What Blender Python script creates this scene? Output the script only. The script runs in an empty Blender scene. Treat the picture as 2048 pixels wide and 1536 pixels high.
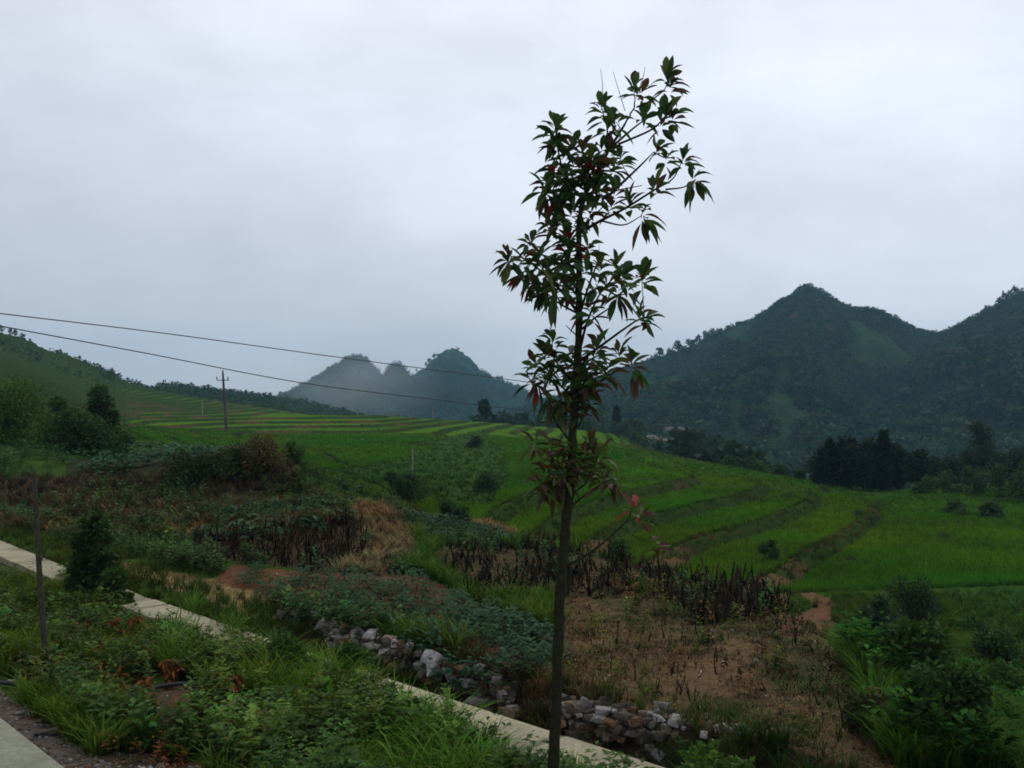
import bpy, math, random
import numpy as np
from mathutils import Vector
random.seed(7)
R = np.random.default_rng(7)
S = bpy.context.scene
COL = S.collection

# ---------------------------------------------------------------- camera, sky, sun, exposure
CAMZ, F, HOR = 3.0, 1991.0, 800.0
cd = bpy.data.cameras.new("camera"); cam = bpy.data.objects.new("camera", cd); COL.objects.link(cam)
cam.location = (0, 0, CAMZ); cam.rotation_euler = (math.radians(90), 0, 0)
cd.sensor_width = 36; cd.lens = 35.0; cd.shift_y = 32 / 2048
cd.clip_start = 0.05; cd.clip_end = 20000
S.camera = cam
S.view_settings.view_transform = 'Standard'; S.view_settings.look = 'None'
S.view_settings.exposure = 0.0; S.view_settings.gamma = 1
S.cycles.max_bounces = 6; S.cycles.diffuse_bounces = 3; S.cycles.volume_bounces = 0
S.cycles.transparent_max_bounces = 4; S.cycles.use_denoising = True; S.cycles.filter_width = 1.75
SUN_EL, SUN_AZ = math.radians(52), math.radians(35)     # azimuth from +Y towards +X
W = bpy.data.worlds.new("World"); S.world = W; W.use_nodes = True
nt = W.node_tree; nt.nodes.clear(); N = nt.nodes.new; L = nt.links.new
out = N('ShaderNodeOutputWorld'); bg = N('ShaderNodeBackground'); L(bg.outputs[0], out.inputs[0])
sky = N('ShaderNodeTexSky'); sky.sky_type = 'NISHITA'; sky.sun_disc = False
sky.sun_elevation = SUN_EL; sky.sun_rotation = SUN_AZ; sky.dust_density = 3
tc = N('ShaderNodeTexCoord'); sep = N('ShaderNodeSeparateXYZ'); L(tc.outputs['Generated'], sep.inputs[0])
ramp = N('ShaderNodeValToRGB'); L(sep.outputs[2], ramp.inputs[0])
e = ramp.color_ramp.elements
e[0].position = 0.0; e[0].color = (.71, .72, .76, 1)
e[1].position = 1.0; e[1].color = (1.1, 1.1, 1.08, 1)
for p, c in ((.06, (.73, .76, .84, 1)), (.15, (.82, .86, .955, 1)), (.24, (.87, .92, 1.05, 1)), (.36, (.97, 1.0, 1.10, 1))):
    q = ramp.color_ramp.elements.new(p); q.color = c
mp = N('ShaderNodeMapping'); mp.inputs['Scale'].default_value = (1.3, 1.3, 2.9); mp.inputs['Rotation'].default_value = (0.0, .12, 0.0)
L(tc.outputs['Generated'], mp.inputs[0])
no = N('ShaderNodeTexNoise'); no.inputs['Scale'].default_value = 2.6; no.inputs['Detail'].default_value = 7
no.inputs['Roughness'].default_value = .56; no.inputs['Distortion'].default_value = .1
L(mp.outputs[0], no.inputs['Vector'])
mr = N('ShaderNodeMapRange'); L(no.outputs[0], mr.inputs[0])
mr.inputs[1].default_value = .32; mr.inputs[2].default_value = .68; mr.inputs[3].default_value = .87; mr.inputs[4].default_value = 1.10
# brighter to the right, as in the photograph
mx_ = N('ShaderNodeMapRange'); L(sep.outputs[0], mx_.inputs[0])
mx_.inputs[1].default_value = -.5; mx_.inputs[2].default_value = .1; mx_.inputs[3].default_value = .80; mx_.inputs[4].default_value = 1.0
mul0 = N('ShaderNodeMath'); mul0.operation = 'MULTIPLY'; L(mr.outputs[0], mul0.inputs[0]); L(mx_.outputs[0], mul0.inputs[1])
vm = N('ShaderNodeVectorMath'); vm.operation = 'SCALE'; L(ramp.outputs[0], vm.inputs[0]); L(mul0.outputs[0], vm.inputs['Scale'])
sk = N('ShaderNodeVectorMath'); sk.operation = 'SCALE'; L(sky.outputs[0], sk.inputs[0]); sk.inputs['Scale'].default_value = .08
mix = N('ShaderNodeMix'); mix.data_type = 'RGBA'; mix.inputs[0].default_value = .94
L(sk.outputs[0], mix.inputs[6]); L(vm.outputs[0], mix.inputs[7])
L(mix.outputs[2], bg.inputs[0]); bg.inputs[1].default_value = 1.0
sl = bpy.data.lights.new("sun", 'SUN'); so = bpy.data.objects.new("sun", sl); COL.objects.link(so)
sl.energy = .9; sl.angle = math.radians(25); sl.color = (1, .96, .9)
sd = Vector((math.sin(SUN_AZ) * math.cos(SUN_EL), math.cos(SUN_AZ) * math.cos(SUN_EL), math.sin(SUN_EL)))
so.rotation_euler = sd.to_track_quat('Z', 'Y').to_euler(); so.location = (0, 0, 60)

# ---------------------------------------------------------------- helpers
def tag(o, label=None, cat=None, group=None, kind=None):
    if label: o['label'] = label
    if cat: o['category'] = cat
    if group: o['group'] = group
    if kind: o['kind'] = kind
    return o
def empty(name, loc, label, cat, group=None):
    o = bpy.data.objects.new(name, None); COL.objects.link(o); o.location = loc; o.empty_display_size = .2
    return tag(o, label, cat, group)
def build(name, V, T, C, mat, parent=None, smooth=False, loc=None):
    """V (n,3) verts, T (m,3) tris, C (n,3) linear colours -> one mesh object (V in world space minus loc)"""
    V = np.asarray(V, np.float32); T = np.asarray(T, np.int32); C = np.asarray(C, np.float32)
    if C.ndim == 1: C = np.tile(C, (len(V), 1))
    me = bpy.data.meshes.new(name)
    me.vertices.add(len(V)); me.vertices.foreach_set('co', V.ravel())
    k = T.shape[1]
    me.loops.add(T.size); me.loops.foreach_set('vertex_index', T.ravel())
    me.polygons.add(len(T)); me.polygons.foreach_set('loop_start', np.arange(0, T.size, k, dtype=np.int32))
    me.polygons.foreach_set('loop_total', np.full(len(T), k, np.int32))
    me.polygons.foreach_set('use_smooth', np.full(len(T), smooth))
    a = me.color_attributes.new('Col', 'FLOAT_COLOR', 'POINT')
    a.data.foreach_set('color', np.concatenate([C, np.ones((len(C), 1), np.float32)], 1).ravel())
    me.materials.append(mat); me.update()
    o = bpy.data.objects.new(name, me); COL.objects.link(o)
    if parent: o.parent = parent
    if loc is not None: o.location = loc
    return o
def at(u, v, d): return np.array([(u - 1024) / F * d, d, CAMZ - (v - HOR) / F * d])
def rot_z(P, a):
    c, s = np.cos(a), np.sin(a)
    return np.stack([P[..., 0] * c - P[..., 1] * s, P[..., 0] * s + P[..., 1] * c, P[..., 2]], -1)
def ss(a, b, x):
    t = np.clip((x - a) / (b - a), 0, 1); return t * t * (3 - 2 * t)
_tab = np.random.default_rng(3).random((8, 256, 256))
def vn(x, y, k=0):
    xi = np.floor(x).astype(int); yi = np.floor(y).astype(int); fx = x - xi; fy = y - yi
    fx = fx * fx * (3 - 2 * fx); fy = fy * fy * (3 - 2 * fy); t = _tab[k % 8]
    a = t[xi & 255, yi & 255]; b = t[(xi + 1) & 255, yi & 255]; c = t[xi & 255, (yi + 1) & 255]; d = t[(xi + 1) & 255, (yi + 1) & 255]
    return (a * (1 - fx) + b * fx) * (1 - fy) + (c * (1 - fx) + d * fx) * fy
def fbm(x, y, k=0, n=4, r=.5):
    s = 0; a = 1; w = 0
    for i in range(n):
        s = s + a * vn(x * 2 ** i + 17.3 * i, y * 2 ** i + 9.1 * i, k + i); w += a; a *= r
    return s / w
def inpoly(u, v, poly):
    u = np.asarray(u); v = np.asarray(v); ins = np.zeros(u.shape, bool); n = len(poly)
    for i in range(n):
        x1, y1 = poly[i]; x2, y2 = poly[(i + 1) % n]
        if y1 == y2: continue
        c = ((y1 > v) != (y2 > v)) & (u < (x2 - x1) * (v - y1) / (y2 - y1) + x1)
        ins ^= c
    return ins
def distline(u, v, pl):
    best = np.full(np.shape(u), 1e9)
    for (x1, y1), (x2, y2) in zip(pl[:-1], pl[1:]):
        dx, dy = x2 - x1, y2 - y1; t = np.clip(((u - x1) * dx + (v - y1) * dy) / (dx * dx + dy * dy), 0, 1)
        best = np.minimum(best, np.hypot(u - x1 - t * dx, v - y1 - t * dy))
    return best

# ---------------------------------------------------------------- materials
def mat_attr(name, rough=.9, trans=0.0, nscale=0, namp=0, bscale=0, bstr=0, bdist=.05, spec=.2, scale2=0, amp2=0):
    m = bpy.data.materials.new(name); m.use_nodes = True; t = m.node_tree; t.nodes.clear()
    N = t.nodes.new; L = t.links.new
    o = N('ShaderNodeOutputMaterial'); p = N('ShaderNodeBsdfPrincipled'); a = N('ShaderNodeAttribute'); a.attribute_name = 'Col'
    p.inputs['Roughness'].default_value = rough; p.inputs['Specular IOR Level'].default_value = spec
    col = a.outputs['Color']; g = N('ShaderNodeNewGeometry')
    for sc, am in ((nscale, namp), (scale2, amp2)):
        if am:
            n = N('ShaderNodeTexNoise'); n.inputs['Scale'].default_value = sc; n.inputs['Detail'].default_value = 6; n.inputs['Roughness'].default_value = .65
            L(g.outputs['Position'], n.inputs['Vector'])
            r = N('ShaderNodeMapRange'); L(n.outputs[0], r.inputs[0]); r.inputs[1].default_value = .3; r.inputs[2].default_value = .7
            r.inputs[3].default_value = 1 - am; r.inputs[4].default_value = 1 + am
            v = N('ShaderNodeVectorMath'); v.operation = 'SCALE'; L(col, v.inputs[0]); L(r.outputs[0], v.inputs['Scale']); col = v.outputs[0]
    L(col, p.inputs['Base Color']); sh = p.outputs[0]
    if bstr:
        n = N('ShaderNodeTexNoise'); n.inputs['Scale'].default_value = bscale; n.inputs['Detail'].default_value = 8; n.inputs['Roughness'].default_value = .7
        L(g.outputs['Position'], n.inputs['Vector'])
        b = N('ShaderNodeBump'); b.inputs['Strength'].default_value = bstr; b.inputs['Distance'].default_value = bdist
        L(n.outputs[0], b.inputs['Height']); L(b.outputs[0], p.inputs['Normal'])
    if trans:
        tr = N('ShaderNodeBsdfTranslucent'); v = N('ShaderNodeVectorMath'); v.operation = 'MULTIPLY'; L(col, v.inputs[0]); v.inputs[1].default_value = (1.3, 1.35, .6)
        L(v.outputs[0], tr.inputs[0]); mx = N('ShaderNodeMixShader'); mx.inputs[0].default_value = trans
        L(sh, mx.inputs[1]); L(tr.outputs[0], mx.inputs[2]); sh = mx.outputs[0]
    L(sh, o.inputs[0]); return m
M_soil = mat_attr('soil', .95, 0, 9, .35, 14, .8, .06, spec=0, scale2=60, amp2=.3)
M_hill = mat_attr('hillside', .95, 0, .12, .35, .35, .9, 1.5, spec=0, scale2=.5, amp2=.4)
M_leaf = mat_attr('leaf', .6, .3, spec=.08)
M_grass = mat_attr('grass_blade', .8, .3, spec=0)
M_tree = mat_attr('sapling_leaf', .5, .3, spec=.2)
M_bark = mat_attr('bark', .9, 0, 25, .4, 60, .6, .01, spec=.05)
M_dry = mat_attr('dry_stem', .95, 0, spec=0)
M_stone = mat_attr('limestone', .9, 0, 6, .55, 25, .9, .04, spec=.05, scale2=30, amp2=.4)
M_conc = mat_attr('concrete', .9, 0, 1.7, .32, 50, .5, .012, spec=.1, scale2=22, amp2=.22)
M_metal = mat_attr('cable_rubber', .6, 0)
M_house = mat_attr('house_surface', .9, 0, .8, .2)

# ---------------------------------------------------------------- the lie of the land
UC = np.array([-800, 0, 250, 500, 750, 1000, 1250, 1500, 1750, 2048, 2850.])
TB = {1.: [0] * 11,
 8:  [0, 0, 0, 0, 0, 0, 0, 0, -.2, -.6, -1.2],
 12: [0, 0, 0, 0, 0, 0, 0, 0, -.25, -1.2, -2.2],
 15: [0, .05, 0, 0, 0, 0, 0, 0, -1.0, -2.0, -3],
 18: [.1, .2, .1, .05, .05, .05, 0, -.45, -1.9, -2.6, -3.3],
 20: [.2, .3, .15, .1, .1, .05, -.15, -1.5, -2.4, -3, -3.5],
 24: [.4, .5, .3, .25, .25, 0, -1.7, -2.6, -3.1, -3.5, -3.8],
 26.2: [.6, .55, .4, .35, .25, -.8, -2.4, -3, -3.4, -3.7, -3.9],
 28: [1.6, 1.2, 1.05, 1.45, .2, -1.5, -3.0, -3.6, -3.8, -3.9, -4],
 34: [2, 1.5, 1.05, 1.2, -.4, -2.4, -3.5, -3.9, -4, -4, -4],
 45: [2.6, 2.1, .97, .5, -1.1, -2.1, -3.1, -3.6, -4.0, -4, -4],
 56: [3.2, 2.6, .6, -.4, -1.4, -1.7, -2.5, -3.1, -3.9, -4, -4],
 70: [4, 3.2, .3, -1.1, -1.7, -1.45, -1.95, -2.6, -3.7, -3.7, -3.7],
 90: [5, 4, .1, -1.2, -1.6, -1.45, -2.0, -3.3, -5, -4, -4],
 120:[8, 5.5, -.2, -1.1, -1.3, -1.7, -2.7, -5.5, -14, -12, -8],
 150:[11, 7.5, .1, -.6, -.8, -2.0, -3.4, -9, -20, -20, -14],
 200:[16, 11, .8, .1, 0, -1.5, -3.9, -18, -25, -25, -20],
 240:[22, 17, 5, .6, -1.8, -6, -12, -25, -27, -27, -22],
 300:[28, 21, 8.0, 1.8, -6, -14, -22, -27, -28, -28, -24],
 360:[18, 12, 4, -4, -14, -22, -26, -28, -28, -28, -26],
 500:[-20] * 11, 6000: [-22] * 11}
_D = np.array(sorted(TB)); _T = np.array([TB[k] for k in sorted(TB)])
GU = np.linspace(-800, 2850, 240); GD = np.linspace(0, math.log(6000), 420)
_a = np.array([np.interp(GU, UC, r) for r in _T]); GZ = np.array([np.interp(GD, np.log(_D), _a[:, i]) for i in range(len(GU))]).T
for _ in range(5):
    GZ[:, 1:-1] = (GZ[:, :-2] + 2 * GZ[:, 1:-1] + GZ[:, 2:]) / 4
for _ in range(2):
    GZ[1:-1] = (GZ[:-2] + 2 * GZ[1:-1] + GZ[2:]) / 4
def base(u, d):
    a = np.clip((u + 800) / 3650 * 239, 0, 238.999); b = np.clip(np.log(np.maximum(d, 1.0)) / math.log(6000) * 419, 0, 418.999)
    i = a.astype(int); j = b.astype(int); fa = a - i; fb = b - j
    return (GZ[j, i] * (1 - fa) + GZ[j, i + 1] * fa) * (1 - fb) + (GZ[j + 1, i] * (1 - fa) + GZ[j + 1, i + 1] * fa) * fb
# crests: (u, v) silhouettes read off at their own distance
LEFT = [(-800, 540), (-300, 600), (-100, 635), (0, 664), (50, 676), (100, 701), (150, 714), (200, 737), (250, 760), (300, 777), (340, 785), (380, 793), (430, 800), (520, 815), (620, 840)]
LEFT2 = [(200, 790), (300, 777), (345, 770), (370, 772), (420, 781), (480, 788), (560, 800), (640, 815), (800, 860)]
MIDL = [(430, 850), (500, 808), (540, 796), (580, 780), (620, 760), (655, 737), (680, 722), (700, 709), (720, 708), (738, 720), (765, 748), (800, 790), (850, 830)]
MIDM = [(700, 800), (745, 770), (768, 743), (780, 727), (795, 722), (808, 730), (825, 755), (860, 800)]
MIDR = [(740, 800), (790, 762), (825, 746), (850, 732), (868, 713), (885, 700), (905, 692), (922, 697), (940, 712), (960, 735), (985, 750), (1010, 762), (1045, 774), (1080, 790), (1160, 800), (1300, 830)]
RIGHT = [(940, 870), (1000, 835), (1060, 812), (1120, 790), (1211, 750), (1289, 724), (1331, 710), (1374, 696), (1411, 676), (1449, 656), (1499, 641), (1536, 621), (1566, 602), (1588, 586), (1612, 568), (1624, 572), (1640, 581), (1656, 589), (1681, 605), (1713, 614), (1757, 624), (1798, 644), (1832, 657), (1885, 669), (1960, 690), (2100, 700)]
FAR = [(1750, 730), (1881, 668), (1924, 649), (1974, 624), (2003, 608), (2022, 594), (2048, 582), (2150, 560), (2300, 545), (2500, 600), (2850, 640)]
HILLS = [  # crest line, crest distance, foot distance, back distance, foot height, ridge noise
 (LEFT, 290, 115, 420, -3, .10), (LEFT2, 420, 290, 560, -8, .15),
 (MIDL, 900, 560, 1300, -24, .3), (MIDM, 980, 760, 1200, -24, .2), (MIDR, 1080, 600, 1500, -24, .3),
 (RIGHT, 620, 235, 1000, -27, .42), (FAR, 560, 200, 900, -27, .38)]
def hillz(u, d, i):
    pts, dc, df, db, z0, rn = HILLS[i]
    cu = np.array([p[0] for p in pts], float); cv = np.array([p[1] for p in pts], float)
    v = np.interp(u, cu, cv); edge = np.where((u < cu[0]), (cu[0] - u) / 60., np.where(u > cu[-1], (u - cu[-1]) / 60., 0))
    w = dc * (1 + .06 * (vn(u / 160., u * 0 + i, 2) - .5))
    zc = CAMZ - (v + (5 if i > 1 else 0) - HOR) / F * w - edge * 10 + (vn(u / 5., u * 0, 3) - .5) * dc * .0022
    up = np.clip((d - df) / (w - df), 0, 1); dn = np.clip((d - w) / (db - w), 0, 1)
    g = np.where(d < w, up ** 1.15, 1 - ss(0, 1, dn))
    x = (u - 1024) / F * d
    n = fbm(x / (dc * .085), d / (dc * .16), i, 5, .55) - .5
    g2 = g + rn * 1.9 * n * np.clip(4 * g * (1 - g), 0, 1) * np.where(d < w, 1, .3)
    return np.where(d < df, -999, z0 + (zc - z0) * g2 - edge * 14)
def terr_mask(u, d):
    m = ss(31, 37, d - .004 * (u - 900)) * (1 - ss(300, 330, d))
    m *= 1 - ss(235, 260, d) * ss(620, 700, u)
    m *= 1 - (1 - ss(48, 56, d)) * (1 - ss(560, 640, u))
    m *= 1 - ss(75, 84, d) * ss(1650, 1700, u)
    m *= 1 - ss(105, 122, d) * ss(1300, 1400, u)
    return m
STEP = .46
def ground(x, y):
    """height and riser amount"""
    y = np.maximum(y, .5); u = np.clip(1024 + F * x / y, -800, 2850); d = y
    z = base(u, d)
    for i in (0, 1): z = np.maximum(z, hillz(u, d, i))
    m = terr_mask(u, d)
    z += (fbm(x / 3.1, y / 3.1, 1, 4) - .5) * .22 * (1 - m) * ss(9, 14, d)
    st = STEP * (1 - .32 * ss(60, 110, d) + .5 * ss(190, 280, d))
    sf = lambda zz, x, y: zz / st + 1.5 * (fbm(x / 30., y / 38., 2, 2) - .5) + .5
    s = sf(z, x, y); e_ = .4
    z1 = base(np.clip(1024 + F * (x + e_) / y, -800, 2850), d); z2 = base(np.clip(1024 + F * x / (y + e_), -800, 2850), d + e_)
    for i in (0, 1): z1 = np.maximum(z1, hillz(np.clip(1024 + F * (x + e_) / y, -800, 2850), d, i)); z2 = np.maximum(z2, hillz(np.clip(1024 + F * x / (y + e_), -800, 2850), d + e_, i))
    gr_ = np.hypot(sf(z1, x + e_, y) - s, sf(z2, x, y + e_) - s) / e_
    q = np.floor(s); f = s - q
    wdt = np.clip(gr_ * (.4 + y * .003), .012, .28)
    rmp = ss(1 - wdt, 1, f)
    zt = st * (q + rmp) - .5 * st
    bund = np.exp(-((f / np.maximum(gr_, .01) - .25) / .22) ** 2) * .13
    zt = zt + bund + (fbm(x / .8, y / .8, 4, 2) - .5) * .18 * (f > 1 - wdt)
    ris = np.where(m > .5, ((f > 1 - wdt) | (f < .45 * gr_)).astype(float), 0)
    z = z * (1 - m) + zt * m
    # the roadside: road bed, verge, ditch behind the concrete kerb wall
    s2 = x + y - .008 * np.clip(x, -16, 0) ** 2
    nz = (fbm(x / .7, y / .7, 5, 4) - .5) * .16 + (fbm(x / 2.3, y / 2.3, 6, 3) - .5) * .18
    dp_ = np.where(s2 < 9.2, 1, ss(-3.6, -2.2, x) * .97 + .03)
    pr = np.where((s2 > 9.2) & (s2 < 10.76), dp_, 1) * np.interp(s2, [-50, 3.7, 4.1, 6.2, 8.0, 8.4, 9.15, 9.22, 9.42, 10.0, 10.75, 11.2, 12], [.38, .38, .36, .02, -.02, -.06, -.06, -.45, -.6, -.6, 0, .02, 0])
    k = ss(11.6, 13.5, s2)
    zz = pr + nz * ss(3.9, 5, s2) * (1 - ss(7.9, 8.35, s2) * (1 - ss(9.3, 9.5, s2)))
    z = zz * (1 - k) * np.where(s2 < 13.5, 1, 0) + z * np.where(s2 < 13.5, k, 1) + np.where(s2 < 11.6, 0, 0)
    return z, ris, s2
def gz(x, y): return ground(np.atleast_1d(np.asarray(x, float)), np.atleast_1d(np.asarray(y, float)))[0]
def drop(u, d):
    x = (u - 1024) / F * d; return np.array([x, d, float(gz(x, d)[0])])

# ---------------------------------------------------------------- what grows where (regions in photo pixels, laid on the land)
PL = dict(
 bean=[(150, 952), (135, 925), (250, 895), (330, 880), (450, 882), (462, 905), (420, 935), (300, 952)],
 bank=[(-900, 950), (130, 953), (300, 956), (430, 935), (465, 890), (520, 880), (560, 930), (640, 990), (700, 1000), (560, 1025), (350, 1045), (150, 1060), (-900, 1050)],
 bean2=[(400, 1078), (480, 1030), (600, 1003), (700, 1008), (712, 1050), (560, 1072), (430, 1090)],
 stalk=[(380, 1085), (560, 1072), (700, 1045), (740, 1080), (720, 1120), (640, 1148), (500, 1125), (400, 1115)],
 mound=[(690, 1008), (760, 1008), (830, 1070), (850, 1130), (760, 1155), (650, 1148), (745, 1090), (705, 1050)],
 dark3=[(750, 990), (820, 985), (960, 1050), (1060, 1085), (980, 1095), (880, 1090), (800, 1050)],
 stalk2=[(870, 1095), (1080, 1093), (1200, 1088), (1380, 1135), (1500, 1152), (1580, 1195), (1570, 1240), (1400, 1255), (1300, 1180), (1150, 1200), (950, 1210), (880, 1150)],
 red=[(420, 1165), (470, 1130), (640, 1148), (850, 1152), (950, 1212), (1120, 1275), (1125, 1385), (1040, 1385), (1000, 1350), (860, 1290), (700, 1230), (560, 1215), (470, 1200)],
 straw=[(245, 1125), (330, 1138), (500, 1180), (570, 1205), (560, 1240), (480, 1232), (350, 1190), (255, 1160)],
 brown=[(1115, 1190), (1300, 1185), (1570, 1235), (1650, 1210), (1690, 1290), (1740, 1420), (1800, 1560), (1540, 1490), (1130, 1440), (1040, 1400), (1110, 1300)],
 rough=[(880, 875), (960, 862), (1005, 900), (1020, 960), (985, 1020), (860, 1000), (770, 985), (640, 985), (560, 930), (600, 950), (780, 925), (840, 905)])
PATH = [(790, 985), (880, 1010), (960, 1045), (1080, 1090), (1200, 1088), (1280, 1100), (1380, 1132), (1500, 1150), (1560, 1165), (1655, 1212)]
def uvp(x, y, z): return 1024 + F * x / y, HOR + F * (CAMZ - z) / y
def regions(x, y, z, s2):
    u, v = uvp(x, y, z); j = (fbm(x / 1.1, y / 1.1, 6, 3) - .5); u = u + j * 34; v = v + (fbm(x / .9, y / .9, 2, 3) - .5) * 16
    near = (y < 46) & (s2 > 10.3)
    r = {k: inpoly(u, v, p) & near for k, p in PL.items() if k != 'rough'}
    r['rough'] = inpoly(u, v, PL['rough']) & (y > 25) & (y < 240)
    r['path'] = (distline(u, v, PATH) < 7 + 5 * (u > 1400)) & near
    return r
cA = dict(weed=(.035, .07, .016), rice=(.052, .110, .008), rice2=(.032, .075, .007), riser=(.024, .042, .010), dirt=(.07, .05, .03),
          red=(.12, .058, .034), brown=(.115, .075, .042), straw=(.27, .19, .095), gravel=(.09, .075, .065), bank=(.06, .043, .024),
          conc=(.34, .33, .27), rough=(.03, .065, .014), hill=(.016, .034, .016), hillg=(.022, .044, .018))
cA = {k: np.array(v) for k, v in cA.items()}
def ground_col(x, y, z, ris, s2):
    n = len(x); C = np.tile(cA['weed'], (n, 1)); u, v = uvp(x, y, z)
    def put(m, c, a=1.0):
        m = np.clip(np.asarray(m, float) * a, 0, 1)[:, None]; C[:] = C * (1 - m) + np.asarray(c) * m
    f1 = fbm(x / 6, y / 6, 3, 4); f2 = fbm(x / 25, y / 45, 4, 3); f3 = fbm(x / .5, y / .5, 5, 3)
    put(y > 31, cA['rough']); tm = terr_mask(np.clip(u, -800, 2850), y); ricef = tm > .5
    put(ricef, cA['rice']); put(ricef * ss(.42, .6, f2), cA['rice2'], .8)
    # each terrace its own green
    lv = np.floor(z / STEP * 1.0 + 50); put(ricef * (vn(lv * 3.7, f2 * 0 + .5, 1) > .55), (.062, .125, .010), .6)
    up = ss(120, 200, y) * (u < 650); put(up * ss(3, 12, z), (.028, .055, .016), .8); put(up * ss(14, 21, z), cA['hillg'], .7)
    bs = ss(.55, .68, f1)
    put(ris > 0, cA['riser']); put((ris > 0) * bs, (.075, .045, .026), .75 * (1 - .85 * ss(0, 4, z) * (y > 90)))
    r = regions(x, y, z, s2)
    put(r['rough'], cA['rough']); put(r['bank'], cA['bank']); put(r['bean'], (.03, .035, .02)); put(r['bean2'], (.03, .035, .02)); put(r['stalk'], (.045, .033, .022))
    put(r['mound'], (.12, .08, .04)); put(r['dark3'], (.025, .045, .018)); put(r['stalk2'], (.075, .055, .03)); put(r['red'], cA['red']); put(r['straw'], cA['straw'] * .8)
    put(r['brown'], cA['brown']); put(r['brown'] * ss(.45, .6, f1), cA['red'], .6); put(r['brown'] * ss(.5, .62, fbm(x / 2, y / 2, 1, 3)), (.05, .055, .025), .6); put(r['path'], (.105, .065, .034)); put(inpoly(u, v, [(330, 1365), (540, 1375), (620, 1460), (680, 1600), (200, 1600), (200, 1440)]) & (s2 < 8.4), (.075, .055, .036), ss(.42, .5, fbm(x / .6, y / .6, 2, 3)))
    put((s2 < 8.6) * (f1 > .35), (.045, .04, .025), .7); put((s2 < 8.6) * ss(.5, .56, f1), cA['dirt'])
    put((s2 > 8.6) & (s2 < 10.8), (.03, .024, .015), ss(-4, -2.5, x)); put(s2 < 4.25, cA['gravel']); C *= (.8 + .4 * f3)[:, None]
    return C
def grid(us, ds, fn):
    U, D = np.meshgrid(us, ds); x = ((U - 1024) / F * D).ravel(); y = D.ravel()
    z, C = fn(U.ravel(), x, y); V = np.stack([x, y, z], 1); nu, nd = len(us), len(ds)
    i = (np.arange(nd - 1)[:, None] * nu + np.arange(nu - 1)[None]).ravel()
    return V, np.stack([i, i + 1, i + nu + 1, i + nu], 1), C
def fn_g(U, x, y):
    z, ris, s2 = ground(x, y); return z, ground_col(x, y, z, ris, s2)
us = np.concatenate([np.linspace(-800, -60, 130, endpoint=False), np.linspace(-60, 2110, 860, endpoint=False), np.linspace(2110, 2850, 130)])
ds = np.concatenate([np.exp(np.linspace(math.log(1.2), math.log(30), 420, endpoint=False)), np.exp(np.linspace(math.log(30), math.log(380), 900))])
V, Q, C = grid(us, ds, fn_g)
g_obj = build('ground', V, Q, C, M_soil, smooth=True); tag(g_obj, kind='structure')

def fn_h(U, x, y):
    z = base(U, y) + (fbm(x / 30, y / 30, 2, 4) - .5) * 5
    z = z - 1.5 * ss(410, 380, y)
    for i in range(1, 7): z = np.maximum(z, hillz(U, y, i))
    f = fbm(x / 40, y / 60, 1, 5, .6); g = fbm(x / 18, y / 25, 5, 4)
    C = cA['hill'] * (1 - ss(.48, .62, f))[:, None] + cA['hillg'] * ss(.48, .62, f)[:, None]
    sc = (ss(.74, .78, g) * .7 * (z > -15))[:, None]; C = C * (1 - sc) + np.array([.10, .06, .035]) * sc
    return z, C
ds2 = np.concatenate([np.linspace(380, 1150, 520, endpoint=False), np.linspace(1150, 6000, 40)])
us2 = np.concatenate([np.linspace(-800, -60, 60, endpoint=False), np.linspace(-60, 2110, 700, endpoint=False), np.linspace(2110, 2850, 60)])
V, Q, C = grid(us2, ds2, fn_h)
h_obj = build('hills', V, Q, C, M_hill, smooth=True); tag(h_obj, kind='structure')
def land(u, d):
    """height anywhere, near or far"""
    u = np.asarray(u, float); d = np.asarray(d, float); x = (u - 1024) / F * d
    zn = ground(x, d)[0]
    zf = base(u, d)
    for i in range(1, 7): zf = np.maximum(zf, hillz(u, d, i))
    for i in (5, 6): zn = np.maximum(zn, np.where(d > 205, hillz(u, d, i), -999))
    return np.where(d < 380, zn, zf)
# the right-hand slopes begin inside the ground sheet: raise them there as a sheet of their own
def fn_r(U, x, y):
    z = np.full(len(x), -60.)
    for i in (5, 6): z = np.maximum(z, hillz(U, y, i))
    z = np.maximum(z, -45); f = fbm(x / 40, y / 60, 1, 5, .6)
    C = cA['hill'] * (1 - ss(.48, .62, f))[:, None] + cA['hillg'] * ss(.48, .62, f)[:, None]
    return z, C
V, Q, C = grid(np.linspace(880, 2850, 560), np.linspace(205, 380, 150), fn_r)
r_obj = build('hillside', V, Q, C, M_hill, smooth=True); tag(r_obj, kind='structure')

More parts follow.
